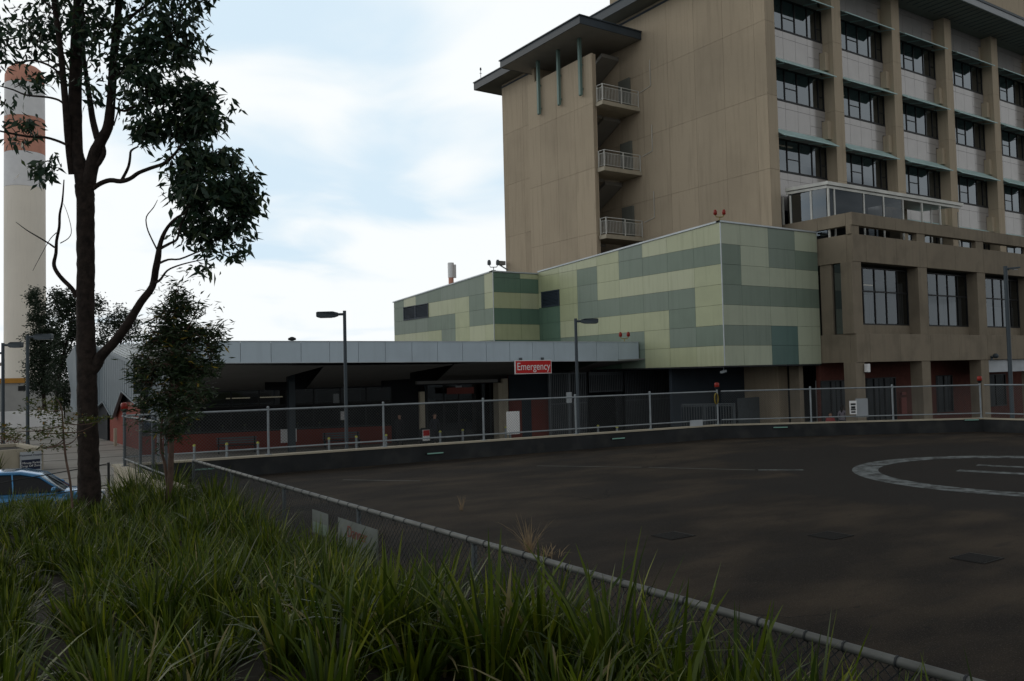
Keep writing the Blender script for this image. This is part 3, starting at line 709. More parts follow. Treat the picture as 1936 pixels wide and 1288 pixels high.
t=thing('wall_light','white box light on the podium corner column above the fence','light'); p=onY(1637,696,YP)
mb=MB(); mb.box((p.x-.13,YP-.16,p.z-.2),(p.x+.13,YP-.0,p.z+.2)); mb.build('housing',m_wht,t,.01); mb=MB(); mb.box((p.x-.11,YP-.15,p.z-.235),(p.x+.11,YP-.02,p.z-.201)); mb.build('base',m_kerb,t)
mb=MB(); mb.box((p.x-.05,YP,p.z-.08),(p.x+.05,YP+.07,p.z+.08)); mb.build('bracket',m_kerb,t)
t=thing('flood_light','small round grey flood light on the lower podium beam','light'); p=onY(1882.5,673,YP-.25)
mb=MB(); mb.ball((0,0,0),.16,sq=(1,1,.9)); mb.build('lamp_head',m_pole,t); mb=MB(); mb.tube([(0,0,-.05),(0,.26,-.1)],.04,6); mb.box((-.08,.2,-.25),(.08,.249,0)); mb.build('bracket',m_pole,t); t.location=p
# terrace pergola (glazed sun room)
pg=thing('terrace_pergola','white framed glazed shelter with flat pale roof on the podium terrace','pergola')
w=MB(); w.slab([(36.95,26.0,12.83),(49.8,26.0,12.90),(49.8,28.58,13.02),(36.95,28.58,12.96)],(0,0,1),.17); w.build('roof',m_rail,pg)
w=MB(); w.beam((37.06,26.12,12.74),(49.6,26.12,12.81),.07,.13); w.beam((37.06,26.12,12.74),(37.06,28.58,12.86),.07,.13); w.build('edge_beam',m_rail,pg)
for x in (1566,1577,1632.5,1669.5,1706,1742,1776):
    p=onY(x,380,26.12); w=MB(); w.box((p.x-.045,26.08,10.12),(p.x+.045,26.16,12.7)); w.build('post',m_rail,pg)
for x in (1480.5,1495,1534):
    p=onX(x,390,37.06); w=MB(); w.box((37.02,p.y-.045,10.12),(37.10,p.y+.045,12.7)); w.build('post',m_rail,pg)
w=MB(); w.quad((37.12,26.12,10.3),(43.6,26.12,10.3),(43.6,26.12,12.7),(37.12,26.12,12.7)); w.build('front_glazing',m_glass3,pg)
w=MB(); w.quad((37.06,26.2,10.3),(37.06,28.55,10.3),(37.06,28.55,12.7),(37.06,26.2,12.7)); w.build('side_glazing',m_glass3,pg)
w=MB(); w.box((37.1,28.4,10.12),(44,28.5,12.8)); w.box((37.15,26.3,12.70),(44,28.4,12.78)); w.build('interior_shade_sheet',m_blk,pg)  # black sheets added so the shelter interior reads as shade
for (x,yb) in ((1761,425),(1811,400)):
    p=onY(x,yb,26.6); w=MB(); w.box((p.x-.03,26.57,10.12),(p.x+.03,26.63,12.7)); w.build('post',m_rail,pg)

# ================================================================== GREEN PANELLED WING
gw=thing('green_panel_wing','overhanging wing clad in yellow green and grey green panels','building')
XG,YG=29.8,26.7; RW=.937; ZR=[9.47-RW*k for k in range(7)]  # row boundaries below the top row
MT=[m_gy,m_gg,m_gp,m_gd,m_gt]; CODE={'Y':0,'G':1,'P':2,'D':3,'T':4}
topc=lambda y: 10.45-(y-26.7)*(10.45-9.73)/14.3
rows_y=["PPGP","GPGG","GPPP","GGGG","PPPP","GGTP","PPTP"]
cx_=[29.8,31.13,33.12,35.11,36.88]
w=MB()
for r_,row in enumerate(rows_y):
    z1=ZR[r_-1] if r_ else 10.45; z0=ZR[r_]
    for c_,ch in enumerate(row): w.box((cx_[c_]+.006,YG,z0+.006),(cx_[c_+1]-.006,YG+.05,z1-.006),CODE[ch])
w.build('cladding',MT,gw)
cyl=[26.7,28.4,30.16,31.95,33.75,35.55,37.3,38.95,40.7,41.0]
rows_x=["YYYGYYYYY","GGGGYGYYY","YYYYYGYLY","YGGGGGYDD","YGYYYYYDD","GGYGGGGDD","YYYGDDDDD"]
w=MB()
for r_,row in enumerate(rows_x):
    z0=ZR[r_]
    for c_,ch in enumerate(row):
        y0,y1=cyl[c_],cyl[c_+1]; 
        if ch=='L': continue
        if r_==0:
            a,b=topc(y0),topc(y1)
            w.slab([(XG,y0+.006,z0+.006),(XG,y1-.006,z0+.006),(XG,y1-.006,b-.006),(XG,y0+.006,a-.006)],(1,0,0),.05,CODE[ch])
        else: w.box((XG,y0+.006,z0+.006),(XG+.05,y1-.006,ZR[r_-1]-.006),CODE[ch])
w.build('cladding',MT,gw)
def louvre(X,y0,y1,z0,z1,parent):
    l=MB(); l.box((X-.03,y0,z0),(X+.03,y0+.06,z1)); l.box((X-.03,y1-.06,z0),(X+.03,y1,z1)); l.box((X-.03,y0+.06,z0),(X+.03,y1-.06,z0+.05)); l.box((X-.03,y0+.06,z1-.05),(X+.03,y1-.06,z1))
    z=z0+.07
    while z<z1-.09: l.slab([(X-.02,y0+.06,z),(X-.02,y1-.06,z),(X+.045,y1-.06,z+.06),(X+.045,y0+.06,z+.06)],(0,0,1),.012); z+=.085
    l.build('louvre',m_louv,parent)
louvre(XG-.03,38.97,40.68,ZR[2],ZR[1],gw)
# second block
X2=onY(933,580,41.0).x
top2=lambda y: z20+(y-41.0)*sl2
z20=onX(933,513.5,X2).z; far=onX(744.5,572.5,X2); sl2=(far.z-z20)/(far.y-41.0)
zr=[onX(934,y_,X2).z for y_ in (551.9,581.7,612.3,642.9)]; h2=(zr[0]-zr[3])/3
zb=[zr[0]-h2*k for k in range(6)]
yy=[41.0]+[onX(730+x/6.047,600,X2).y for x in (1130,952,790,630,485,341,205,85)]
yy[-1]=far.y
rows2=["YGGGGGYG","YGYYYLLG","GGYGGGGG","YYYGYYYY","GGGGGGGG"]
w=MB()
for r_,row in enumerate(rows2):
    for c_,ch in enumerate(row):
        if ch=='L': continue
        y0,y1=yy[c_],yy[c_+1]; z0=zb[r_]
        if r_==0: w.slab([(X2,y0+.006,z0+.006),(X2,y1-.006,z0+.006),(X2,y1-.006,top2(y1)),(X2,y0+.006,top2(y0))],(1,0,0),.05,CODE[ch])
        else: w.box((X2,y0+.006,z0+.006),(X2+.05,y1-.006,zb[r_-1]-.006),CODE[ch])
w.build('cladding',MT,gw)
louvre(X2-.03,yy[5],yy[6],zb[1],zb[0],gw); louvre(X2-.03,yy[6],yy[7],zb[1],zb[0],gw)
w=MB(); xm=(X2+XG)/2+.3
z_top=z20
for r_,row in enumerate([('D','Y'),('D','D'),('Y','Y'),('D','D'),('Y','Y'),('D','D')]):
    zz=[z_top-.02,zb[0]+h2*.72+.0]+[zb[0]+h2*.72-h2*k for k in range(1,7)]
    zz=[z_top-.02,z_top-.32]+[zb[k] for k in range(0,5)]
    w.box((X2+.006,41.0,zz[r_+1]+.006),(xm-.006,41.05,zz[r_]-.006),CODE[row[0]]); w.box((xm+.006,41.0,zz[r_+1]+.006),(XG+.3,41.05,zz[r_]-.006),CODE[row[1]])
w.build('cladding',MT,gw)
# cores, capping, soffit
w=MB(); w.slab([(XG+.04,26.76,3.9),(XG+.04,41.0,3.9),(XG+.04,41.0,9.68),(XG+.04,26.76,10.38)],(1,0,0),5.6)
w.box((36,26.76,3.9),(36.86,28.5,10.38)); w.slab([(X2+.04,41.06,3.9),(X2+.04,far.y,3.9),(X2+.04,far.y,far.z-.03),(X2+.04,41.06,z20-.04)],(1,0,0),8); w.build('structure_core',m_joint,gw)
w=MB()
w.slab([(XG-.05,26.65,10.46),(XG-.05,41.0,9.74),(XG-.05,41.0,9.82),(XG-.05,26.65,10.54)],(1,0,0),.4)
w.box((XG-.05,26.64,10.455),(36.9,26.9,10.53)); 
w.slab([(X2-.05,40.95,z20),(X2-.05,far.y+.1,far.z),(X2-.05,far.y+.1,far.z+.07),(X2-.05,40.95,z20+.07)],(1,0,0),.4); w.box((X2-.05,40.94,z20-.005),(XG+.3,41.3,z20+.065))
w.build('roof_capping',m_cap,gw)
w=MB(); w.box((XG-.012,26.688,3.86),(XG+.03,26.72,10.45)); w.box((X2-.012,40.988,3.9),(X2+.03,41.02,z20)); w.build('corner_trim',m_cap,gw)
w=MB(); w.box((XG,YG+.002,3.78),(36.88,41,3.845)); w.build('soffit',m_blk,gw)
# void under the wing
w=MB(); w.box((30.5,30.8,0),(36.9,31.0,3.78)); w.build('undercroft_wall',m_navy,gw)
w=MB(); p=onY(1512,740,27.3); q=onY(1546,740,27.3); w.box((p.x,27.3,0),(36.18,27.9,3.78)); w.build('undercroft_column',m_pod,gw)
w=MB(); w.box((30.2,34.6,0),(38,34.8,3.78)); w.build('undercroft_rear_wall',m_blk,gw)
t=thing('camera_bracket','small grey camera bracket hung under the edge of the green wing','camera'); p=onY(1368,697,27.0)
mb=MB(); mb.tube([(p.x,27.0,3.78),(p.x,27.0,3.6)],.02,6); mb.beam((p.x-.18,27,3.56),(p.x+.15,27,3.62),.1,.1); mb.build('housing',m_gal,t)
# roof bits
def twin_lamp(P,label,ml,mp,s=1,rz=0):
    t=thing('twin_beacon',label,'beacon','twin roof beacons',P,rz)
    mb=MB(); mb.tube([(0,0,0),(0,0,.14*s)],.02*s,6); mb.tube([(-.2*s,0,.26*s),(-.14*s,0,.16*s),(.14*s,0,.16*s),(.2*s,0,.26*s)],.02*s,6); mb.box((-.1*s,-.06*s,0),(.1*s,.06*s,.02*s)); mb.build('bracket',mp,t)
    for sx in (-1,1): mb=MB(); mb.lathe([(.055*s,.26*s),(.085*s,.29*s),(.085*s,.42*s),(.05*s,.5*s)],(sx*.2*s,0,0),10); mb.build('lamp',ml,t)
    return t
twin_lamp((29.85,26.75,10.54),'red twin beacon on the near roof corner of the green wing',m_rlamp,m_yel,1,R(-34))
twin_lamp((X2+.1,41.05,z20+.07),'dark twin beacon on the far roof corner of the green wing',m_gald,m_gald,1.25,R(-34))
t=thing('vent_stack','tall white twin vent flue rising from the far green roof','flue'); P=onX(853,537,X2+.8); mb=MB()
mb.tube([(P.x,P.y,P.z-.6),(P.x,P.y,P.z+1.0)],.17,10); mb.build('base_pipe',m_chr,t); mb=MB(); mb.tube([(P.x,P.y,P.z+.4),(P.x,P.y,onX(853,497,X2+.8).z)],.2,12); mb.tube([(P.x+.28,P.y,P.z+.4),(P.x+.28,P.y,onX(853,500,X2+.8).z)],.1,8); mb.build('flue_pipe',m_wht,t)
t=thing('wall_camera','small camera box at the left edge of the tower wall','camera'); P=onX(951,498,35.5); mb=MB(); mb.box((P.x-.5,P.y-.2,P.z-.15),(P.x+.1,P.y+.2,P.z+.15)); mb.beam((P.x-.3,P.y,P.z-.15),(35.84,P.y-.1,P.z-.5),.08,.08); mb.build('housing',m_gal,t)

# ================================================================== EMERGENCY BUILDING
em=thing('emergency_building','single storey emergency department with long blue grey metal canopy','building')
CR=Vector((29.72,32.32,0)); CL=Vector((9.63,34.38,0)); cd=(CR-CL).normalized(); cn=Vector((-cd.y,cd.x,0))
ZT=lambda s: 5.26-(s/20.2)*.09; ZB=lambda s: 4.42-(s/20.2)*.16
def cpt(px): return onP(px[0],px[1],(CL.x,CL.y,0),cn)
CL2=cpt((322,660)); CL2.z=0
sLen=(CR-CL2).length
def cp(s,z,off=0): p=CL2+cd*s+cn*off; return Vector((p.x,p.y,z))
ztf=lambda s: cpt((322,645.6)).z+(cpt((1210,647)).z-cpt((322,645.6)).z)*s/sLen
zbf=lambda s: cpt((322,686.5)).z+(cpt((1210,681.5)).z-cpt((322,686.5)).z)*s/sLen
seams=[0]+[ (cpt((x,665))-CL2).dot(cd) for x in (345,398,454.6,512.5,569.2,623.2,677.7,728.6,778.9,827.3,874.7,919.5,963.8,1006.9,1047.4,1087,1128,1169)]+[sLen]
w=MB()
for a,b in zip(seams,seams[1:]):
    w.slab([cp(a+.008,zbf(a)),cp(b-.008,zbf(b)),cp(b-.008,ztf(b)),cp(a+.008,ztf(a))],cn,.05)
w.build('canopy_fascia',m_zinc,em)
w=MB(); w.slab([cp(0,zbf(0)-.03,-.01),cp(sLen,zbf(sLen)-.03,-.01),cp(sLen,zbf(sLen),-.01),cp(0,zbf(0),-.01)],cn,.08); w.slab([cp(0,ztf(0),-.03),cp(sLen,ztf(sLen),-.03),cp(sLen,ztf(sLen)+.03,-.03),cp(0,ztf(0)+.03,-.03)],cn,.2); w.build('fascia_trim',m_cap,em)
w=MB(); w.slab([cp(0,ztf(0)-.05,.05),cp(sLen,ztf(sLen)-.05,.05),cp(sLen,ztf(sLen)-.05,14),cp(0,ztf(0)-.05,14)],(0,0,-1),.25); w.build('canopy_roof',m_roofm,em)
w=MB(); 
w.slab([cp(.01,zbf(0)+.35,.06),cp(sLen,zbf(sLen)+.35,.06),cp(sLen,zbf(sLen)+.35,13.9),cp(.01,zbf(0)+.35,13.9)],(0,0,-1),.02); w.build('canopy_ceiling',m_blk,em)  # black sheet paints the shade in the gaps between soffit panels
# wall line behind (red dado + glazing)
W0=onZ(345,822,1.0); W1=onZ(740,805,1.0); W0.z=W1.z=0; wd=(W1-W0).normalized(); wn=Vector((-wd.y,wd.x,0)); Wl=W0-wd*1.9; 
def wp(s,z,off=0): p=Wl+wd*s+wn*off; return Vector((p.x,p.y,z))
def ws(px): return (onP(px,800,(W0.x,W0.y,0),wn)-Wl).dot(wd)
sE=ws(740)
w=MB(); w.slab([wp(0,0),wp(sE,0),wp(sE,1.0),wp(0,1.0)],wn,.2); w.build('dado_wall',m_red,em)
w=MB(); w.slab([wp(0,1.0,-.03),wp(sE,1.0,-.03),wp(sE,1.06,-.03),wp(0,1.06,-.03)],wn,.2)
for k in range(10): s=sE*k/9; w.slab([wp(s,1.06,.02),wp(s+.08,1.06,.02),wp(s+.08,3.15,.02),wp(s,3.15,.02)],wn,.08)
w.slab([wp(0,2.3,.02),wp(sE,2.3,.02),wp(sE,2.36,.02),wp(0,2.36,.02)],wn,.08); w.build('window_frame',m_frame,em)
w=MB(); w.quad(wp(0,1.06,.06),wp(sE,1.06,.06),wp(sE,3.15,.06),wp(0,3.15,.06)); w.build('window_glass',m_glass2,em)
sR=ws(1290)
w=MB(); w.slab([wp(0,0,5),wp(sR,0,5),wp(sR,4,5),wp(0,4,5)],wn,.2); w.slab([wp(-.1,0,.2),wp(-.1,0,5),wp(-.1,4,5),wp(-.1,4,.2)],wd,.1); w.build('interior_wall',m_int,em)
w=MB()
for (x,y,L1) in ((450,753,.9),(512,751,.9)):
    P=onP(x,y,tuple(wp(0,0,2.0)),wn); w.beam(P-wd*L1*.7,P+wd*L1*.7,.08,.05)
w.build('ceiling_light',m_lamp,em)
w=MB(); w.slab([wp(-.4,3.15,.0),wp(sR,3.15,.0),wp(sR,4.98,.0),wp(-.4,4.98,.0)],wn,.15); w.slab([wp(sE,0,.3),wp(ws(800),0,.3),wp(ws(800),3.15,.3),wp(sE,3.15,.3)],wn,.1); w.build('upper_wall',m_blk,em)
# folded soffit panels rising from wall head to fascia
P1=cp(0,zbf(0)-.02,.12); P2=cp(sLen,zbf(sLen)-.02,.12); P3=wp(0,3.15,-.15); 
pn=(P2-P1).cross(P3-P1).normalized()
if pn.z>0: pn=-pn
def sof(pts,o=340,o2=600,s=3.577): return [onP(o+x/s,o2+y/s,tuple(P1),pn) for x,y in pts]
polys=[sof([(60,318),(975,332),(720,402),(720,438),(575,440),(575,510),(60,516)]),
       sof([(978,332),(1845,322),(1558,375),(1558,418),(1362,430),(1362,488),(848,497)]),
       sof([(720,62),(1395,20),(1540,30),(1540,190),(1300,200),(1300,265),(490,280)],740,680,6.047),
       sof([(600,20),(1080,-2),(460,105),(460,170),(330,190),(90,190)],1040,680,6.047)]
for pl in polys:
    w=MB(); w.slab(pl,-pn,.05); w.build('soffit_panel',m_brown,em)
# steel posts under canopy
for x in (551,):
    P=onP(x,800,tuple(wp(0,0,-2.5)),wn); w=MB(); w.box((P.x-.16,P.y-.16,0),(P.x+.16,P.y+.16,4.2)); w.build('canopy_post',m_pole,em)
# entrance portal
EN=Vector((20.0,39.6,0)); 
def ep(px,y,off=0): return onP(px,y,(EN.x+wn.x*off,EN.y+wn.y*off,0),wn)
def vbox(mb,x0,x1,y_top,zb,off,th,ztop=None):
    a=ep(x0,y_top,off); b=ep(x1,y_top,off); zt=a.z if ztop is None else ztop
    mb.slab([Vector((a.x,a.y,zb)),Vector((b.x,b.y,zb)),Vector((b.x,b.y,zt)),Vector((a.x,a.y,zt))],wn,th)
w=MB(); vbox(w,794,803,741,0,0,.35); w.build('portal_column',m_cope,em)
w=MB(); vbox(w,942,950,724,0,.02,.9); vbox(w,950,960,716,0,-.02,.3); w.build('portal_column',m_cope,em)
w=MB(); a=ep(820,722); b=ep(941,722); zt=a.z+.05; w.slab([Vector((a.x-1.0,a.y,zt-.16)),Vector((b.x,b.y,zt-.16)),Vector((b.x,b.y,zt)),Vector((a.x-1.0,a.y,zt))],wn,.3); w.build('portal_header',m_brown,em)
w=MB(); vbox(w,803,942,735,0,2.5,.1,3.2); w.build('entry_glazing',m_glass2,em)
w=MB()
for x in (806,838,866,895,926): vbox(w,x,x+2.5,735,0,2.45,.06,3.2)
w.build('entry_frame',m_frame,em)
w=MB(); vbox(w,845,895,734,0,0,.1); 
s_=MB(); a=ep(845,733.5,1.2); b=ep(896,744,1.2); s_.slab([a,Vector((b.x,b.y,a.z)),b,Vector((a.x,a.y,b.z))],wn,.06); s_.build('entry_sign',m_dred,em)
s_=MB(); a=ep(862,729.5,1.3); b=ep(873,732.5,1.3); s_.slab([a,Vector((b.x,b.y,a.z)),b,Vector((a.x,a.y,b.z))],wn,.06); s_.build('entry_light',m_pale,em)
# red wall right of portal
w=MB(); vbox(w,961,1036,708,0,.4,.2); w.build('side_wall',m_red,em)
w=MB(); vbox(w,985,1003,708,0,.38,.02); vbox(w,961,1036,708,2.35,.37,.02,3.9); w.build('side_wall_shade_sheet',m_navy,em)  # flat dark sheets on the wall, shade of recesses put into the colour
# left gable: folded metal end wall
XW=8.95
G=lambda x,y: onX(x,y,XW)
w=MB(); gp=[G(182,656),G(258,689),G(330,716),G(330,800),G(258,764),G(231,739),G(213,790),G(195.5,759),G(182,772)]
w.slab(gp,(1,0,0),.12); 
w.build('gable_wall',m_zincw,em)
w=MB()
for k in range(34):
    y=G(330,700).y+ (G(182,700).y-G(330,700).y)*k/33
    # ribs clipped between verge and zigzag
    def zof(poly,yq,top):
        zs=[]
        for p,q in zip(poly,poly[1:]):
            if (p.y-yq)*(q.y-yq)<=0 and abs(p.y-q.y)>1e-6: zs.append(p.z+(q.z-p.z)*(yq-p.y)/(q.y-p.y))
        return max(zs) if top else min(zs)
    try:
        z1=zof([gp[0],gp[1],gp[2]],y,True)-.05; z0=zof(gp[3:],y,True)+.05
        if z1>z0: w.box((XW-.02,y-.02,z0),(XW-.002,y+.02,z1))
    except ValueError: pass
w.build('gable_ribs',m_zincw,em)
w=MB()
for a,b in ((gp[3],gp[4]),(gp[4],gp[5]),(gp[5],gp[6]),(gp[6],gp[7]),(gp[7],gp[8]),(gp[0],gp[1]),(gp[1],gp[2])):
    w.beam(a+Vector((-.03,0,0)),b+Vector((-.03,0,0)),.10,.16 if a is gp[0] or a is gp[1] else .10)
w.build('gable_trim',m_zincw,em)
w=MB(); f1=[onX(142,652,XW-.6),G(182,656),G(182,772),onX(150,779,XW-.3)]
far1=onY(138,656,gp[0].y+1); 
def tri(*pts):
    n=(pts[1]-pts[0]).cross(pts[2]-pts[0]).normalized(); w.slab(pts,n,.06)
c0=onY(144,652,gp[0].y+.6); c1=onY(126.5,680,gp[0].y+3.5); c2=onY(136,742,gp[0].y+2.5); c3=onY(134,779,gp[0].y+2.2); c4=onY(147,779,gp[0].y+.4); c5=onY(146,700,gp[0].y+.4)
tri(gp[0],c0,c5); tri(gp[0],c5,gp[8]); tri(c5,c4,gp[8]); tri(c0,c1,c2); tri(c0,c2,c5); tri(c5,c2,c4); tri(c2,c3,c4); w.build('folded_end_wall',m_zincw,em)
# roof plane at left between verge and fascia
w=MB(); r0=gp[0]; r1=gp[1]; r2=gp[2]; fb=cp(0,zbf(0)+.05,.0); ft=cp(0,ztf(0)-.01,.0); bk=onY(300,645.6,gp[0].y-.3)
pts=[(r0,bk,r1),(r1,bk,ft),(r1,ft,r2)]
for a,b,c in pts: w.add([a,b,c],[(0,1,2)]); 
w.build('end_roof',m_roofm,em)
w=MB()
for k in range(1,14):
    t_=k/14; a=r0.lerp(bk,t_); b=r1.lerp(ft,t_); w.beam(a+Vector((0,0,.02)),b+Vector((0,0,.02)),.05,.05)
w.build('roof_ribs',m_cap,em)
w=MB(); w.slab([Vector((9.2,49.3,0)),Vector((9.2,59.5,0)),Vector((9.2,59.5,2.6)),Vector((9.2,49.3,2.6))],(1,0,0),.2); w.build('end_dado',m_red,em)
w=MB(); w.box((9.35,49,0),(9.5,70,5)); w.box((9.12,60,0),(9.19,64.5,2.6)); w.build('end_shade_sheet',m_blk,em)  # black sheets paint the shade of a recess, no opening is cut
w=MB(); a=G(234,792); b=G(222,833); w.box((8.6,a.y+1.0,0),(8.75,a.y+1.18,1.1)); w.build('end_post',m_cope,em)
# Emergency sign
sg=thing('emergency_sign','red sign with white word Emergency hung from the canopy edge','sign')
a=onP(973.5,681.5,tuple(CL-cn*.25),cn); b=onP(1043,706,tuple(CL-cn*.25),cn); a2=Vector((b.x,b.y,a.z)); b2=Vector((a.x,a.y,b.z)); 
mb=MB(); mb.slab([a,a2,b,b2],cn,.08); mb.build('sign_panel',m_wht,sg)
i_=.035; A0=a+cd*i_-Vector((0,0,i_)); A1_=a2-cd*i_-Vector((0,0,i_)); B0=b-cd*i_+Vector((0,0,i_)); B1_=b2+cd*i_+Vector((0,0,i_))
mb=MB(); mb.slab([A0-cn*.012,A1_-cn*.012,B0-cn*.012,B1_-cn*.012],cn,.01); mb.build('sign_face',m_sign,sg)
ctr=(a+b)/2-cn*.02; text_mesh('lettering','Emergency',.50,m_wht,sg,ctr+Vector((0,0,.01)),cd,.004,.0)
tx=[o for o in sg.children if o.name.startswith('lettering')][0]
wd_=(a2-a).length; bw=tx.dimensions.x if tx.dimensions.x>0 else 2.0
bbx=[v.co.x for v in tx.data.vertices]; bwid=max(bbx)-min(bbx); tx.matrix_basis=tx.matrix_basis@Matrix.Diagonal((wd_*.90/bwid,1,1,1))
for f in (.2,.8):
    mb=MB(); p=a.lerp(a2,f)+cn*.06; mb.box((p.x-.02,p.y-.02,p.z-.05),(p.x+.02,p.y+.3,p.z+.12)); mb.build('hanger',m_gald,sg)
twin_lamp(cp(sLen-.65,ztf(sLen)+.03,.3),'red twin beacon on the right end of the blue grey canopy roof',m_rlamp,m_yel,1.0,R(-34))
t=thing('roof_vent','small dark mushroom vent on the canopy roof left of the lamp post','vent',loc=cp(seams[5],ztf(5),1.5)-Vector((0,0,.05))); mb=MB(); mb.lathe([(.07,0),(.07,.16),(.17,.18),(.17,.26),(.05,.32)],n=12); mb.build('cowl',m_kerb,t)

# noticeboards on the dado
for i,(x0,y0,x1,y1,lb) in enumerate(((530.5,812,545,837,'larger white notice on the red wall left of the canopy post'),(555.5,811,561,835,'narrow white notice on the red wall right of the canopy post'),(644,778,651,794,'small white notice on the dark glazing behind the lamp post'))):
    a=onP(x0,y0,tuple(wp(0,0,-.05)),wn); b=onP(x1,y1,tuple(wp(0,0,-.05)),wn); 
    o=MB(); o.slab([a,Vector((b.x,b.y,a.z)),b,Vector((a.x,a.y,b.z))],wn,.02); tag(o.build('notice',m_wht),lb,'notice')
# bollards
bo=None
pxs=(367,428.6,487.6,622,673.5,730,832,874.8,956); n_=['leftmost, by the end post of the low fence','left of the first bench','right of the first bench','left of the front lamp post','right of the front lamp post','just right of a fence post','standing in front of the entrance at left','standing in front of the entrance at right','in front of the pale portal column']
BL=[((9.19,38.05)),(10.48,37.75),(11.69,37.27),(14.84,36.94),(16.2,36.99),(17.58,36.7),(20.5,36.71),(21.83,36.79),(24.34,36.68),(24.62,36.68),(26.87,36.23),(27.96,33.61),(27.83,32.0),(27.89,29.22)]
n_+=['right of a close pair by the portal','in front of the dark slatted gate','left of two below the slatted screen','right of two below the slatted screen','nearest the yellow ring, mostly hidden by the parapet']
for p,nn in zip(BL,n_):
    lb='slim steel bollard with yellow cap, '+nn
    if bo is None:
        bo=thing('bollard',lb,'bollard','steel bollards along the forecourt',(p[0],p[1],0)); mb=MB(); mb.lathe([(.055,0),(.055,.93)],n=10); mb.build('shaft',m_gal,bo); mb=MB(); mb.lathe([(.062,.93),(.07,.95),(.06,1.0),(.02,1.02)],n=10); mb.build('cap',m_ylw2,bo)
    else: q=copy_tree(bo); q.location=(p[0],p[1],0); q['label']=lb
# benches
be=None
for x0,x1,lb in ((410,486,'dark slatted bench against the red wall at the left'),(614,680,'dark slatted bench against the red wall behind the front lamp post')):
    P=onP((x0+x1)/2,850,tuple(wp(0,0,-1.6)),wn); wid=(onP(x1,850,tuple(wp(0,0,-1.6)),wn)-onP(x0,850,tuple(wp(0,0,-1.6)),wn)).length
    if be is None:
        be=thing('bench',lb,'bench','benches by the red wall',(P.x,P.y,0),math.atan2(wd.y,wd.x)); h=wid/2
        mb=MB(); [mb.box((-h,-.2+.1*k,.42),(h,-.12+.1*k,.45)) for k in range(5)]; mb.build('seat',m_kerb,be)
        mb=MB(); [mb.box((-h,.3,.52+.12*k),(h,.33,.60+.12*k)) for k in range(3)]; mb.build('backrest',m_gald,be)
        for sx in (-1,1):
            mb=MB(); mb.box((sx*h*.9-.03,-.2,0),(sx*h*.9+.03,-.14,.42)); mb.box((sx*h*.9-.03,.27,0),(sx*h*.9+.03,.33,.84)); mb.box((sx*h*.9-.03,-.2,.38),(sx*h*.9+.03,.3,.42)); mb.build('leg',m_kerb,be)
    else: q=copy_tree(be); q.location=(P.x,P.y,0); q['label']=lb
# slatted screens / palisades
def slats(name,label,P0,P1,z0,z1,sp,w_,m,posts=4,cat='fence'):
    t=thing(name,label,cat); d=(P1-P0); Ln=d.length; d.normalize(); mb=MB(); k=0
    while k<Ln: p=P0+d*k; mb.box((p.x-w_/2,p.y-.02,z0+.05),(p.x+w_/2,p.y+.02,z1-.05)); k+=sp
    mb.build('slats',m,t)
    for z in (z0+.1,(z0+z1)/2+.3 if z1-z0>2.5 else z1-.12,z1-.03):
        mb=MB(); mb.beam(P0+Vector((0,.04,z)),P1+Vector((0,.04,z)),.04,.06); mb.build('rail',m,t)
    for k in range(posts+1):
        p=P0.lerp(P1,k/posts); mb=MB(); mb.box((p.x-.05,p.y-.03,0),(p.x+.05,p.y+.09,z1)); mb.build('post',m,t)
    return t
m_slat=mat('screen_steel_dark',(.085,.095,.105),.6,metal=.2)
a=onY(1040,760,34.2); b=onY(1112,760,34.2); a.z=b.z=0; slats('slatted_screen','tall dark slatted screen left of the gate opening',a,b,0,3.7,.12,.035,m_slat,2)
a=onY(1112,760,34.2); b=onY(1180,760,34.2); a.z=b.z=0; slats('slatted_screen','short slatted panel over the dark gate opening',a,b,2.6,3.7,.12,.035,m_slat,1)
a=onY(1180,760,34.2); b=onY(1276,760,34.2); a.z=b.z=0; slats('slatted_screen','tall dark slatted screen right of the gate opening',a,b,0,3.72,.12,.035,m_slat,1)
w=MB(); w.box((onY(1042,760,37.5).x,37.5,0),(b.x+3,37.7,3.8)); tag(w.build('service_wall',m_blk),'black service yard wall behind the slatted screens','wall')
a=onY(1277,760,31.0); b=onY(1388,760,29.0); a.z=b.z=0; slats('palisade_fence','low grey palisade fence under the green wing','%s'and a,b,0,2.0,.13,.03,m_gald,2) if False else slats('palisade_fence','low grey palisade fence under the green wing',a,b,0,2.0,.13,.03,m_gald,2)
gt=thing('ribbed_gate','pale grey vertically ribbed gate under the green wing','gate'); a=onY(1395,760,29.4); b=onY(1436,760,29.9); c_=onY(1480,760,29.9); a.z=b.z=c_.z=0
mb=MB(); 
for p,q,z in ((a,b,2.2),(b,c_,3.6)):
    d=q-p; n=int(d.length/.14); 
    for k in range(n): u0=p.lerp(q,k/n); u1=p.lerp(q,(k+.6)/n); mb.box((u0.x,u0.y-.03,.05),(u1.x,u0.y+.02,z)); 
    mb.slab([p+Vector((0,.03,.05)),q+Vector((0,.03,.05)),q+Vector((0,.03,z)),p+Vector((0,.03,z))],(0,1,0),.02)
mb.build('ribbed_panel',m_gald,gt); mb=MB(); mb.box((b.x-.04,b.y-.06,0),(b.x+.04,b.y+.0,3.7)); mb.box((c_.x-.04,c_.y-.06,0),(c_.x+.04,c_.y,3.7)); mb.build('gate_post',m_gald,gt)
t=thing('sign_post','small pale notice on a thin post behind the fence right of the red wall','sign'); P=onY(1076,748,33.0)
mb=MB(); mb.tube([(P.x,33.05,0),(P.x,33.05,P.z)],.03,6); mb.build('post',m_gald,t); mb=MB(); mb.box((P.x-.16,33.0,P.z-.36),(P.x+.16,33.02,P.z+.16)); mb.build('panel',m_pale,t)
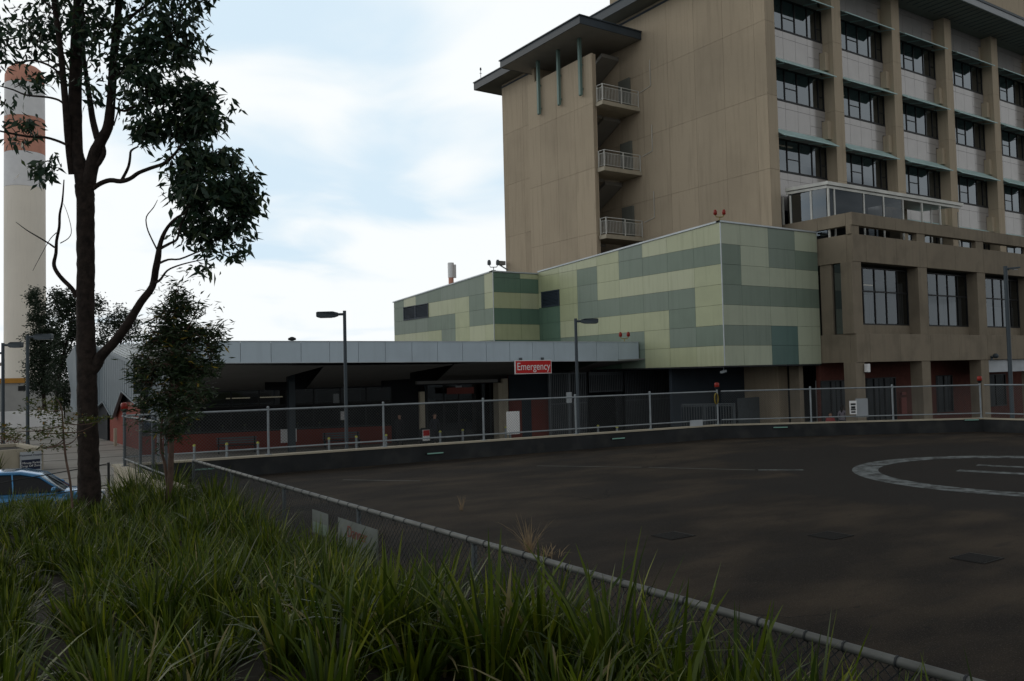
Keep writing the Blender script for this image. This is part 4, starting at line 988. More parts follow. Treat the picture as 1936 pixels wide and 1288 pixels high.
t=thing('litter_bin','small bin with red and white sign at the foot of the portal column','bin'); P=onZ(801,845,.5)
P=ep(801,830,-1.0); mb=MB(); mb.lathe([(.2,0),(.24,.8),(.26,.85),(.24,1.0),(.1,1.08)],(P.x,P.y,0),14); mb.build('body',m_kerb,t); mb=MB(); mb.box((P.x-.2,P.y-.3,.45),(P.x+.2,P.y-.27,1.0)); mb.build('sign_plate',m_wht,t); mb=MB(); mb.box((P.x-.18,P.y-.31,.7),(P.x+.18,P.y-.301,.98)); mb.build('red_plate',m_sign,t)

# ================================================================== LAMP POSTS
def lamp(P,h,label,rz,r_=.06,head=(.72,.30,.2),arm=.22,flat=False,double=False):
    t=thing('street_lamp',label,'street lamp','lamp posts',(P[0],P[1],P[2] if len(P)>2 else 0),rz)
    mb=MB(); mb.lathe([(r_*1.25,0),(r_*1.2,.4),(r_,.5),(r_*.92,h)],n=12); mb.box((-.16,-.16,0),(.16,.16,.02)); mb.build('pole',m_pole,t)
    for sx in ((1,-1) if double else (1,)):
        mb=MB(); z=h-.12 if not double or sx>0 else h-.55; mb.tube([(0,0,z),(sx*(arm+.05),0,z)],r_*.7,8); mb.build('arm',m_pole,t)
        mb=MB(); L0=arm*sx; L1=(arm+head[0])*sx; hh=head[2]; wv=head[1]/2
        if flat: mb.add([(L0,-wv*.6,z-.03),(L1,-wv,z+.02),(L1,wv,z+.02),(L0,wv*.6,z-.03),(L0,-wv*.6,z+.05),(L1,-wv*.8,z+.08),(L1,wv*.8,z+.08),(L0,wv*.6,z+.05)],[(0,3,2,1),(4,5,6,7),(0,1,5,4),(1,2,6,5),(2,3,7,6),(3,0,4,7)])
        else: 
            mb.add([(L0,-wv*.5,z-hh*.3),(L0+.16*sx,-wv,z-hh*.5),(L1-.05*sx,-wv,z-hh*.5),(L1,-wv,z-hh*.35),(L1,-wv,z+hh*.4),(L1-.05*sx,-wv,z+hh*.5),(L0+.16*sx,-wv,z+hh*.5),(L0,-wv*.5,z+hh*.3),
                    (L0,wv*.5,z-hh*.3),(L0+.16*sx,wv,z-hh*.5),(L1-.05*sx,wv,z-hh*.5),(L1,wv,z-hh*.35),(L1,wv,z+hh*.4),(L1-.05*sx,wv,z+hh*.5),(L0+.16*sx,wv,z+hh*.5),(L0,wv*.5,z+hh*.3)],
                   [(0,1,2,3,4,5,6,7),(15,14,13,12,11,10,9,8)]+[(i,i+8,(i+1)%8+8,(i+1)%8) for i in range(8)])
        mb.build('lamp_head',m_pole,t,.015)
        mb=MB(); mb.box((min(L0+.22*sx,L1-.1*sx),-wv*.7,z-hh*.5-.012 if not flat else z-.045),(max(L0+.22*sx,L1-.1*sx),wv*.7,z-hh*.5-.001 if not flat else z-.03)); mb.build('lens',m_pale,t)
    return t
lat=math.atan2(-.5610,.8280)   # image-right direction on the ground
lamp((11.53,27.14),6.0,'blue grey lamp post with box head, between fence and canopy',lat+math.pi,.062)
lamp((22.1,27.83),5.96,'dark lamp post with box head right of the Emergency sign',lat,.07)
lamp((31.25,14.92,0),7.1,'tall slim lamp post with flat head before the podium at right',lat,.075,head=(.5,.2,.1),arm=.1,flat=True) if False else lamp((37.0,17.7),7.72,'tall slim lamp post with flat head before the podium at right',lat,.085,head=(.5,.22,.1),arm=.08,flat=True)
lamp((4.1,52.8,.2),6.25,'dark lamp post with box head in front of the far dark trees',lat,.09,head=(1.0,.3,.3),arm=.35)
lamp((3.0,53.6,.2),5.85,'double headed lamp post at the left edge of the picture',lat,.09,head=(.75,.3,.3),arm=.3,double=True)

# ================================================================== CHIMNEY, FAR BUILDINGS, PLANTER, CAR
cb=onD(47.5,730,118); cb.z=0
px2m=118/F_PX
ch=thing('chimney_stack','tall round boiler chimney with red and white bands','chimney',loc=(cb.x,cb.y,0))
def rz_(y): return EYE+(731-y)*px2m/1.0
def seg(y0,y1,m,r0,r1,nm):
    mb=MB(); mb.lathe([(r0,rz_(y0)),(r1,rz_(y1))],n=48); mb.build(nm,m,ch)
rr0=35.2*px2m; 
mb=MB(); mb.lathe([(rr0,0),(rr0*.99,rz_(356))],n=48); mb.build('shaft',m_chb,ch)
seg(355.5,290,m_chw,rr0*.99,rr0*.985,'white_band'); seg(289.7,222,m_chr,rr0*.985,rr0*.975,'red_band'); seg(221.7,157,m_chw,rr0*.975,rr0*.96,'white_band')
mb=MB(); mb.lathe([(rr0*.96,rz_(156.7)),(rr0*.95,rz_(140)),(rr0*.82,rz_(127)),(rr0*.62,rz_(121))],n=48); mb.build('red_cap',m_chr,ch)
fb_=thing('far_plant_building','low grey building with ochre fascia at the foot of the chimney','building'); 
p=onY(-60,722,100); q=onY(47,722,100); r2_=onY(170,740,100)
mb=MB(); mb.box((p.x-20,100,0),(r2_.x,112,4.0)); mb.build('wall',m_fbld,fb_); mb=MB(); mb.box((p.x-20,99.8,4.0),(q.x+.3,112,4.5)); mb.build('fascia',m_och,fb_)
for k in range(3): mb=MB(); mb.box((q.x-3+2.4*k,99.95,3.2),(q.x-2.2+2.4*k,99.99,3.7)); mb.build('window',m_frame,fb_)
mb=MB(); mb.box((-25,86,0),(9.5,86.3,1.5)); o=mb.build('low_wall',m_chw); tag(o,'long low pale wall across the far side of the plaza','wall')
t=thing('far_hillside_house','tiny far buildings on the horizon at the left edge','building'); mb=MB(); P=onD(12,705,160); mb.box((P.x-14,P.y,0),(P.x-1,P.y+6,P.z+1.3)); mb.build('wall',m_int,t); mb=MB(); mb.slab([(P.x-15,P.y-.5,P.z+1.3),(P.x,P.y-.5,P.z+1.3),(P.x,P.y+6,P.z+1.9),(P.x-15,P.y+6,P.z+1.9)],(0,0,1),.2); mb.build('roof',m_bark2,t)
# planter
pl=thing('planter_box','long pale concrete planter wall with shrubs at the left edge','planter')
mb=MB(); pp=[(3.77,41.1),(2.0,40.66),(-8,38.2),(-8,45),(3.24,45.2)]
def ring(outer,k,z0,z1,mb):
    cxm=sum(p[0] for p in outer)/len(outer); cym=sum(p[1] for p in outer)/len(outer)
    inn=[(p[0]+(cxm-p[0])*k,p[1]+(cym-p[1])*k*2.2) for p in outer]
    for i in range(len(outer)):
        j=(i+1)%len(outer); mb.prism([outer[i],outer[j],inn[j],inn[i]],z0,z1)
ring(pp,.05,0,1.08,mb); mb.build('wall',m_cope,pl); mb=MB(); mb.prism([(3.5,41.4),(-7.8,38.6),(-7.8,44.8),(3.1,44.9)],.2,.95); mb.build('soil',m_soil,pl)
sg=thing('parking_sign','grey and navy parking sign on the planter wall','sign')
d_=Vector((3.77-2.0,41.1-40.66,0)).normalized(); nn=Vector((-d_.y,d_.x,0)); off=tuple(Vector((3.77,41.1,0))-nn*.12)
a=onP(38,856,off,nn); b=onP(78.5,889,off,nn); zmid=onP(58,869,off,nn).z; zt=(a.z+onP(78,852,off,nn).z)/2
mb=MB(); mb.slab([Vector((a.x,a.y,zt)),Vector((b.x,b.y,zt)),Vector((b.x,b.y,0.05)),Vector((a.x,a.y,.05))],nn,.04); mb.build('panel',m_pale,sg)
mb=MB(); mb.slab([Vector((a.x,a.y,zmid))-nn*.006+d_*.05,Vector((b.x,b.y,zmid))-nn*.006-d_*.05,Vector((b.x,b.y,zmid-.42))-nn*.006-d_*.05,Vector((a.x,a.y,zmid-.42))-nn*.006+d_*.05],nn,.005); mb.build('navy_panel',m_navs,sg)
mid=(Vector((a.x,a.y,0))+Vector((b.x,b.y,0)))/2-nn*.012
text_mesh('lettering','Westmead Hospital',.115,m_navs,sg,mid+Vector((0,0,(zt+zmid)/2+.02)),d_,.002)
text_mesh('lettering','5 Minute Parking\nDrop Off Zone',.125,m_wht,sg,mid+Vector((0,0,zmid-.20)),d_,.002)

# parked car -------------------------------------------------
def car(loc,rz,label):
    t=thing('parked_car',label,'car',loc=loc,rz=rz)
    # side profile (x forward), z up: outline body below belt and greenhouse above
    W2=.86
    def loft(secs,mb,mi=0,smooth=True):
        n=len(secs[0]); vs=[p for s in secs for p in s]; fs=[]
        for i in range(len(secs)-1):
            for j in range(n-1): fs.append((i*n+j,(i+1)*n+j,(i+1)*n+j+1,i*n+j+1))
        mb.add(vs,fs,mi,smooth)
    # sections across car from left (y=-) to right, each a closed-ish half ring profile
    xs=[-2.1,-2.05,-1.75,-1.2,-.6,0,.6,1.1,1.5,1.9,2.1,2.15]
    belt=[.72,.90,.95,.93,.91,.90,.89,.88,.84,.76,.66,.5]
    low=[.45,.3,.24,.22,.2,.2,.2,.2,.22,.26,.32,.42]
    wid=[.70,.80,.85,.87,.88,.88,.88,.87,.85,.80,.70,.6]
    mb=MB(); secs=[]
    for x,b_,l_,w_ in zip(xs,belt,low,wid):
        secs.append([(x,-w_*.9,l_),(x,-w_,l_+.15),(x,-w_,b_-.22),(x,-w_*.965,b_-.05),(x,-w_*.88,b_),(x,-w_*.45,b_+.03),(x,0,b_+.04),(x,w_*.45,b_+.03),(x,w_*.88,b_),(x,w_*.965,b_-.05),(x,w_,b_-.22),(x,w_,l_+.15),(x,w_*.9,l_)])
    loft(secs,mb); mb.add(secs[0],[tuple(range(13))]); mb.add(secs[-1],[tuple(range(12,-1,-1))]); mb.build('body',m_carb,t)
    # greenhouse
    gx=[-1.95,-1.55,-1.0,-.4,.2,.65,1.22]; gz=[.94,1.28,1.41,1.455,1.44,1.33,.90]; gw_=[.70,.66,.64,.63,.63,.64,.72]
    mb=MB(); secs=[]
    for x,z,w_ in zip(gx,gz,gw_): secs.append([(x,-w_-.03,z-.05),(x,-w_,z-.015),(x,-w_*.7,z+.01),(x,0,z+.02),(x,w_*.7,z+.01),(x,w_,z-.015),(x,w_+.03,z-.05)])
    loft(secs[1:6],mb); mb.build('roof',m_carb,t)
    mb=MB(); loft(secs[5:7],mb); mb.build('windscreen',m_glass2,t); mb=MB(); loft(secs[0:2],mb); mb.build('rear_window',m_frame,t)
    for sy in (-1,1):
        mb=MB(); pts_t=[(x,sy*(w_+.03),z-.05) for x,z,w_ in zip(gx,gz,gw_)]; pts_b=[(x,sy*.80,.90) for x in gx]
        for i in range(len(gx)-1): mb.add([pts_b[i],pts_b[i+1],pts_t[i+1],pts_t[i]],[(0,1,2,3)])
        mb.build('side_windows',m_frame,t)
        mb=MB(); mb.tube([(x,sy*(w_+.045),z-.045) for x,z,w_ in zip(gx,gz,gw_)],.035,6); 
        for x0,x1 in ((-1.05,-1.08),(0.05,.0)): mb.beam((x0,sy*.80,.88),(x1,sy*.67,1.40),.03,.07)
        mb.build('pillar_trim',m_carb,t)
        mb=MB(); mb.ball((1.0,sy*.98,.97),.1,sq=(.7,1,.7),nu=8,nv=6); mb.build('wing_mirror',m_carb,t)
        for x in (-1.3,1.35):
            mb=MB(); mb.tube([(x,sy*.70,.31),(x,sy*.89,.31)],.31,20); wo=mb.build('wheel',m_tyre,t); mb=MB(); mb.tube([(x,sy*.892,.31),(x,sy*.90,.31)],.2,14); mb.build('rim',m_rim,wo)
        mb=MB(); mb.box((1.95,sy*.5-.14,.6),(2.13,sy*.5+.14,.72)); mb.build('headlight',m_wht,t,.02)
        mb=MB(); mb.box((-2.12,sy*.6-.1,.72),(-2.04,sy*.6+.1,.86)); mb.build('tail_light',m_sign,t,.01)
    return t
cp_=onZ(30,889,1.45); car((cp_.x,cp_.y,0),lat+R(22),'bright blue hatchback parked beyond the grass at the left edge')

# ================================================================== PEOPLE
def person(loc,rz,label,pose,skin,top,bot,hair,hairlen=.0,h=1.75,short_sleeve=True):
    t=thing('person',label,'person',None,loc,rz)
    k=h/1.75; V_={}
    if pose=='stand':
        J=dict(pel=(0,0,.95),wa=(0,.0,1.12),ch=(0,0,1.35),nk=(0,0,1.48),hb=(0,.02,1.56),hd=(0,.03,1.64),ht=(0,.02,1.71))
        for s,sx in (('l',-1),('r',1)):
            J.update({'hip'+s:(sx*.10,0,.90),'kn'+s:(sx*.11,.02,.50),'an'+s:(sx*.12,-.02,.09),'to'+s:(sx*.13,.16,.035),'sh'+s:(sx*.19,0,1.40),'el'+s:(sx*.25,-.03,1.13),'wr'+s:(sx*.24,.10,.90),'pa'+s:(sx*.235,.14,.84)})
    else:
        J=dict(pel=(0,0,.52),wa=(0,.0,.70),ch=(0,.04,.93),nk=(0,.06,1.06),hb=(0,.08,1.14),hd=(0,.10,1.21),ht=(0,.09,1.28))
        for s,sx in (('l',-1),('r',1)):
            J.update({'hip'+s:(sx*.10,.02,.50),'kn'+s:(sx*.12,.42,.50),'an'+s:(sx*.12,.44,.09),'to'+s:(sx*.13,.60,.035),'sh'+s:(sx*.18,.04,.98),'el'+s:(sx*.22,.12,.73),'wr'+s:(sx*.14,.33,.62),'pa'+s:(sx*.12,.39,.60)})
    rad=dict(pel=.13,wa=.115,ch=.14,nk=.055,hb=.075,hd=.09,ht=.06)
    for s in 'lr': rad.update({'hip'+s:.095,'kn'+s:.06,'an'+s:.04,'to'+s:.035,'sh'+s:.062,'el'+s:.042,'wr'+s:.028,'pa'+s:.034})
    E=[('pel','wa'),('wa','ch'),('ch','nk'),('nk','hb'),('hb','hd'),('hd','ht')]
    for s in 'lr': E+=[('pel','hip'+s),('hip'+s,'kn'+s),('kn'+s,'an'+s),('an'+s,'to'+s),('ch','sh'+s),('sh'+s,'el'+s),('el'+s,'wr'+s),('wr'+s,'pa'+s)]
    for s,sx in (('l',-1),('r',1)):
        pa=Vector(J['pa'+s]); wr=Vector(J['wr'+s]); d=(pa-wr).normalized()
        for f,(ox,ln) in enumerate(((-.028,.065),(-.010,.078),(.010,.074),(.028,.058))):
            b0=pa+d*.03+Vector((ox,0,0)); b1=b0+d*ln*.55; b2=b1+(d+Vector((0,.1,-.5))).normalized()*ln*.5
            for i,p in enumerate((b0,b1,b2)): nm=f'f{s}{f}{i}'; J[nm]=tuple(p); rad[nm]=.0095-.001*i
            E+=[('pa'+s,f'f{s}{f}0'),(f'f{s}{f}0',f'f{s}{f}1'),(f'f{s}{f}1',f'f{s}{f}2')]
        b0=pa+Vector((-sx*.035,.01,.005)); b1=b0+(d+Vector((-sx*.5,.3,0))).normalized()*.04
        J['t'+s+'0']=tuple(b0); J['t'+s+'1']=tuple(b1); rad['t'+s+'0']=.011; rad['t'+s+'1']=.009; E+=[('pa'+s,'t'+s+'0'),('t'+s+'0','t'+s+'1')]
    names=list(J); me=bpy.data.meshes.new('body'); me.from_pydata([tuple(c*k for c in J[n]) for n in names],[(names.index(a),names.index(b)) for a,b in E],[])
    o=link(bpy.data.objects.new('body',me),t)
    sk=o.modifiers.new('skin','SKIN'); sk.use_smooth_shade=True
    for i,n in enumerate(names):
        v=me.skin_vertices[0].data[i]; r_=rad[n]*k; v.radius=(r_,r_*(.8 if n in('ch','wa','pel') else 1)); v.use_root=(n=='pel')
    o.modifiers.new('sub','SUBSURF').levels=1; o.modifiers['sub'].render_levels=2
    # body colour by height bands (skin / top / trousers)
    m,tt,out=nt('person_clothing'); N=tt.nodes.new; L=tt.links.new; bs=N('ShaderNodeBsdfPrincipled'); bs.inputs['Roughness'].default_value=.85; L(bs.outputs[0],out.inputs[0])
    tc=N('ShaderNodeTexCoord'); sp=N('ShaderNodeSeparateXYZ'); L(tc.outputs['Object'],sp.inputs[0])
    def step(sock,v):
        x=N('ShaderNodeMath'); x.operation='GREATER_THAN'; L(sock,x.inputs[0]); x.inputs[1].default_value=v; return x.outputs[0]
    def mx(a,b,f):
        x=N('ShaderNodeMix'); x.data_type='RGBA'
        for s_,v in ((x.inputs[6],a),(x.inputs[7],b)):
            if isinstance(v,tuple): s_.default_value=(*v,1)
            else: L(v,s_)
        L(f,x.inputs[0]); return x.outputs[2]
    zb=(.95 if pose=='stand' else .55)*k; zn=(1.47 if pose=='stand' else 1.05)*k
    c=mx(bot,top,step(sp.outputs[2],zb)); c=mx(c,skin,step(sp.outputs[2],zn)); L(c,bs.inputs[0]); me.materials.append(m)
    hd=Vector(J['hd'])*k; mb=MB(); mb.ball((hd.x,hd.y-.015,hd.z+.02),.105*k,nu=14,nv=10,sq=(.92,1,1.1)); 
    hv=[v for v in mb.v]; 
    # cut away the face: push front-lower vertices inside
    mb.v=[(x,y if (y<hd.y+.045 or z>hd.z+.05) else hd.y+.02,z) for x,y,z in hv]
    if hairlen: mb.tube([(hd.x,hd.y-.05,hd.z),(hd.x,hd.y-.085,hd.z-.12*k),(hd.x,hd.y-.09,hd.z-hairlen)],[.10*k,.085*k,.03*k],10)
    mb.build('hair',hair,t)
    mb=MB(); 
    for sx in (-1,1): mb.ball((sx*.033*k,hd.y+.083*k,hd.z+.0),.012*k,nu=6,nv=5)
    mb.ball((0,hd.y+.085*k,hd.z-.055*k),.02*k,nu=8,nv=4,sq=(1.2,.4,.3)); mb.build('eyes_and_mouth',m_hair,t)
    mb=MB(); mb.ball((0,hd.y+.095*k,hd.z-.02*k),.018*k,nu=8,nv=6,sq=(.8,1,1.3)); 
    for sx in (-1,1): mb.ball((sx*.088*k,hd.y-.01,hd.z-.01),.028*k,nu=8,nv=6,sq=(.35,.8,1.1))
    mb.build('nose_and_ears',m_skin,t)
    return t
SK=(.42,.24,.17)
fc=lambda p: math.atan2(-p[1],-p[0])-math.pi/2   # face the camera
person((20.86,37.9,.05),fc((20.86,37.9))+.5,'man in dark jacket standing by the entrance portal',"stand",SK,(.012,.014,.022),(.012,.013,.018),m_hair,0,1.78)
person((20.05,40.2,.05),fc((20.05,40.2))-.3,'dim figure in black standing behind the left portal column',"stand",SK,(.02,.02,.025),(.015,.015,.02),m_hair,0,1.72)
person((36.62,26.15,.16),fc((37.7,26.2))+.3,'seated person with red collar left of the corner column',"sit",SK,(.30,.05,.05),(.02,.02,.03),m_hair,0,1.72)
person((37.36,25.95,.16),fc((38.4,26.1))+2.6,'standing woman with long dark hair and pale top seen from behind',"stand",SK,(.28,.25,.29),(.03,.035,.06),m_hair,.28,1.62)
t=thing('low_bench','low dark bench under the podium windows carrying the seated person','bench'); mb=MB(); mb.box((36.25,26.0,.52),(37.15,26.5,.58)); mb.build('seat',m_kerb,t)
for x in (36.35,37.05): mb=MB(); mb.box((x-.04,26.05,.16),(x+.04,26.45,.52)); mb.build('leg',m_kerb,t)

# ================================================================== TREES
def leaves(name,P,size,m,parent,droop=.6,width=.28,seed=0,fold=True,spread=.9):
    """P (n,3) leaf bases -> pointed four-vertex blades"""
    rng=np.random.default_rng(seed); n=len(P)
    d=rng.normal(size=(n,3)); d[:,2]=d[:,2]*.5-droop; d/=np.linalg.norm(d,axis=1)[:,None]
    s=np.cross(d,rng.normal(size=(n,3))); s/=np.linalg.norm(s,axis=1)[:,None]
    L_=(size*rng.uniform(.6,1.25,n))[:,None]; w_=L_*width*rng.uniform(.8,1.2,n)[:,None]
    nn=np.cross(d,s)
    a=P; b=P+d*L_*.42+s*w_*.5+nn*L_*.03; c_=P+d*L_-nn*L_*.08; e=P+d*L_*.42-s*w_*.5+nn*L_*.03
    V=np.stack([a,b,c_,e],1).reshape(-1,3); Fq=np.arange(4*n).reshape(-1,4)
    return bulk(name,V,Fq,m,parent)
def blobs(bl,depth,rng,cl=14,cr=.16,flat=1.0,dj=.8,wood=None):
    """pixel blobs (x,y,rx,ry,n) -> leaf base points clumped on twigs; wood: MB collecting twigs"""
    out=[]
    for (x,y,rx,ry,n) in bl:
        D=depth+rng.normal()*.15; C0=np.array(onD(x,y,D)); k=D/F_PX
        nc=max(1,int(n/cl)); 
        q=rng.normal(size=(nc,3)); q/=np.linalg.norm(q,axis=1)[:,None]; q*=(rng.uniform(.2,1,nc)**.55*rng.choice([1.0,1.0,1.22],nc))[:,None]
        right=M[0]; up=-M[1]; fw=M[2]
        cc=C0+q[:,0:1]*right*rx*k+q[:,1:2]*up*ry*k+q[:,2:3]*fw*max(rx,ry)*k*dj
        cc=cc*1.0
        fz=np.sin(9*cc[:,0]+1.3)+np.sin(10*cc[:,1]+.7)+np.sin(11*cc[:,2]+2.1)+rng.normal(size=nc)*.5
        cc=cc[fz>-.75] if nc>6 else cc
        for c_ in cc:
            out.append(c_+rng.normal(size=(cl,3))*cr*np.array([1,1,.8*flat]))
            if wood is not None and rng.random()<.5:
                st=C0+(c_-C0)*rng.uniform(.0,.35)+rng.normal(size=3)*.04; md=(st+c_)/2+rng.normal(size=3)*.05
                wood.tube([tuple(st),tuple(md),tuple(c_)],[.012,.008,.003],4,cap=False)
    return np.concatenate(out)
def limb(mb,pts,D,ws,n=8,dz=None,jit=.03,sub=3):
    """pixel polyline at depth D (optionally drifting) with pixel widths"""
    P=[];Rr=[]
    for i,(x,y) in enumerate(pts):
        d=D+(dz[i] if dz else 0); P.append(onD(x,y,d)); Rr.append(ws[i]*.5*d/F_PX)
    # catmull subdivision
    PP=[];RR=[]
    for i in range(len(P)-1):
        p0=P[max(i-1,0)];p1=P[i];p2=P[i+1];p3=P[min(i+2,len(P)-1)]
        for j in range(sub):
            t=j/sub; PP.append(.5*((2*p1)+(p2-p0)*t+(2*p0-5*p1+4*p2-p3)*t*t+(3*p1-p0-3*p2+p3)*t**3)); RR.append(Rr[i]*(1-t)+Rr[i+1]*t)
    PP.append(P[-1]);RR.append(Rr[-1]); mb.tube(PP,RR,n,jit=jit)
rng=np.random.default_rng(5)
DT=14.2
tr=thing('eucalyptus_tree','large dark trunked gum tree filling the left of the picture','tree')
mb=MB()
limb(mb,[(169,1010),(169,975),(168.5,900),(166,800),(164,700),(162,600),(162,500),(162,400),(160,350)],DT,[52,43,38,36,34,32,31,31,34],20,jit=.07,sub=8)
limb(mb,[(158,352),(150,310),(144,280),(142,200),(144,100),(149,0),(150,-120),(146,-300)],DT,[27,25,24,24,22,19,16,9],12,jit=.05,sub=5)
limb(mb,[(166,352),(177,300),(190,268),(204,240),(210,190),(214,120),(221,50),(225,0),(232,-120),(240,-260)],DT,[26,23,21,18,16,15,14,12,10,6],12,jit=.05,sub=4)
limb(mb,[(138,330),(130,270),(124,200),(118,130),(110,60),(102,0),(90,-120)],DT,[16,14,12,11,10,9,5],8,dz=[0,-.1,-.2,-.3,-.4,-.5,-.6])
limb(mb,[(184,262),(176,230),(170,190),(164,150),(158,100),(160,40)],DT,[13,12,10,9,7,4],8,dz=[0,.1,.2,.3,.4,.5])
limb(mb,[(178,318),(192,300),(197,285),(192,265)],DT,[12,10,8,6],8)
limb(mb,[(176,356),(190,347),(208,341),(228,343),(246,338),(262,327),(285,318),(308,310),(325,297),(345,272)],DT,[10,9.5,9,9,8,7.5,7,6.5,5.5,4],8,dz=[0,0,-.05,-.1,-.15,-.2,-.3,-.35,-.4,-.5])
limb(mb,[(230,341),(236,330),(243,315),(246,298),(248,285),(262,277)],DT-.1,[6,5.5,5,4.5,4,2.5],6)
limb(mb,[(166,712),(183,688),(192,672),(222,640),(246,605),(266,572),(288,542),(294,512),(299,485),(302,465),(312,438),(330,415),(352,400),(372,370)],DT,[20,22,19,17,16,14,13,13,12,9,7,5,4,3],10,dz=[0,0,0,-.05,-.1,-.15,-.2,-.25,-.3,-.3,-.35,-.4,-.4,-.5])
limb(mb,[(300,478),(286,450),(278,430),(277,410),(290,393),(298,378)],DT-.3,[3.5,3,2.6,2.2,1.8,1],5)
limb(mb,[(297,500),(318,491),(340,490),(370,478),(392,470)],DT-.3,[5,4,3.5,3,1.5],6)
limb(mb,[(294,535),(304,528),(316,512),(335,503),(360,496),(390,490)],DT-.3,[5,4.5,3.5,3,2.5,1.5],6)
limb(mb,[(303,470),(322,460),(335,452),(342,425),(355,400)],DT-.3,[6,5,4.5,4,2.5],6)
limb(mb,[(146,562),(135,545),(118,528),(106,512),(102,498),(106,478),(107,455),(112,430),(113,405),(118,380),(121,340)],DT,[9,8.5,8,7.5,7,6,5.5,5,4.5,3.5,2],7,dz=[0,-.03,-.05,-.1,-.1,-.1,-.15,-.2,-.2,-.3,-.3])
limb(mb,[(103,468),(90,459),(70,447),(50,435),(30,420)],DT-.1,[4,3.2,2.6,2,1],5)
limb(mb,[(107,440),(95,452),(80,478),(62,512)],DT-.1,[2,1.6,1.2,.8],4); limb(mb,[(114,460),(130,450),(135,435),(128,405),(120,385)],DT-.1,[2,1.8,1.5,1.2,.8],4)
limb(mb,[(128,275),(110,267),(85,260),(50,258),(0,248),(-40,240)],DT-.2,[6,5.5,5,4.5,3.5,2],6)
limb(mb,[(124,200),(112,190),(90,184),(50,180),(25,170),(-10,160)],DT-.2,[5,4.5,4,3.5,3,2],6)
limb(mb,[(116,145),(100,128),(75,117),(55,115),(20,122)],DT-.3,[5,4.5,4,3.5,2],6)
limb(mb,[(118,132),(100,115),(80,103)],DT-.3,[3,2.5,1.5],5)
limb(mb,[(216,150),(240,130),(270,105),(300,80),(330,60)],DT,[8,7,6,4,2],6,dz=[0,-.1,-.2,-.3,-.4])
limb(mb,[(210,200),(235,210),(260,200),(290,195),(330,190),(370,195)],DT,[5,5,4.5,4,3,2],6)
limb(mb,[(222,60),(250,30),(285,5),(320,-20)],DT,[7,6,4,2],6); limb(mb,[(104,20),(80,0),(50,-30)],DT-.5,[5,4,2],6)
limb(mb,[(215,238),(222,215),(226,200),(232,190)],DT,[3,2.5,2,1],5)
mb.build('trunk',m_bark,tr)
tw_=MB()
bl=[(330,30,48,45,800),(290,95,62,45,1150),(345,85,38,28,420),(240,40,45,50,600),(195,60,38,55,600),(178,150,20,50,200),(235,150,28,50,380),(275,160,42,35,500),(300,205,44,40,560),(345,170,48,35,600),(392,185,36,30,420),(345,225,52,40,800),(400,225,36,36,500),(270,240,30,22,200),(285,258,26,16,140),(350,250,46,22,330),(425,200,18,20,120),
    (395,300,48,32,750),(350,315,42,35,560),(430,320,38,38,640),(400,360,60,42,1150),(450,360,40,40,640),(345,355,28,24,260),(385,405,45,36,640),(440,410,42,38,640),(465,385,26,24,230),(410,440,38,26,380),(395,470,28,16,150),(435,470,26,16,150),(400,500,22,12,90),(340,425,22,14,90),(360,450,22,14,80),
    (100,25,55,40,650),(50,30,45,32,420),(25,75,40,30,300),(70,80,45,32,380),(120,90,30,38,300),(95,140,36,20,160),(15,110,26,34,170),(55,150,28,14,90),(25,215,26,22,150),(40,245,34,24,230),(15,180,16,20,60),(55,165,20,10,40),(90,305,34,24,220),(80,330,28,20,120),(40,270,18,16,70),(155,40,22,40,160),(130,10,40,30,350),
    (250,-50,130,60,1800),(100,-60,110,60,1300),(360,-30,60,50,600),(200,-140,150,70,1700),(320,-120,90,60,800)]
bl=[(a,b,c,d,int(e*(.72 if a>240 else .42))) for a,b,c,d,e in bl]
P=blobs(bl,DT-.15,rng,9,.085,dj=.75,wood=tw_)
tag(tw_.build('twigs',m_bark,tr),kind='stuff')
leaves('crown',P,.185,m_leafE,tr,.9,.33,1)

# young dense tree
yt=thing('young_tree','young bushy gum tree with dense conical crown behind the fence corner','tree')
DY=14.9; mb=MB()
limb(mb,[(321,975),(320,950),(322,900),(324,850),(325,780),(324,700),(328,620),(333,550)],DY,[13,12,11,10,9,7,5,2],10,jit=.06)
limb(mb,[(318,925),(312,880),(307,860),(304,835),(306,800),(310,760)],DY+.05,[7,6,5,4.5,4,3],6)
for (a,b) in (((325,760),(290,700)),((324,740),(365,680)),((325,700),(380,640)),((325,690),(285,620)),((327,650),(370,590)),((330,620),(305,570))): limb(mb,[a,((a[0]+b[0])/2+4,(a[1]+b[1])/2+6),b],DY,[4,3,1.5],5)
mb.build('trunk',m_bark2,yt); tw_=MB()
bl=[(335,560,20,18,130),(345,590,40,26,420),(310,600,34,26,300),(375,600,26,24,230),(330,630,55,28,700),(385,635,30,28,330),(290,650,28,24,220),(340,665,62,28,800),(395,665,25,22,220),(300,690,48,26,560),(360,700,50,28,640),(285,720,32,22,260),(330,735,55,24,560),(370,740,30,22,240),(300,765,36,20,260),(345,775,38,20,260),(320,795,44,16,200),(275,790,26,14,90),(262,700,16,14,60),(415,640,10,20,40),(318,820,34,14,110),(300,845,18,12,40),(350,800,30,14,90),(270,765,20,14,80)]
bl=[(a,b,c,d,int(e*2.0)) for a,b,c,d,e in bl]
P=blobs(bl,DY,rng,10,.07,dj=.8,wood=tw_); tag(tw_.build('twigs',m_bark2,yt),kind='stuff')
P2=blobs([(345,530,38,20,60),(380,545,25,20,30),(300,545,25,18,25),(415,600,18,30,30)],DY,rng,3,.05)
leaves('crown',np.concatenate([P,P2]),.135,m_leafY,yt,.2,.2,2)

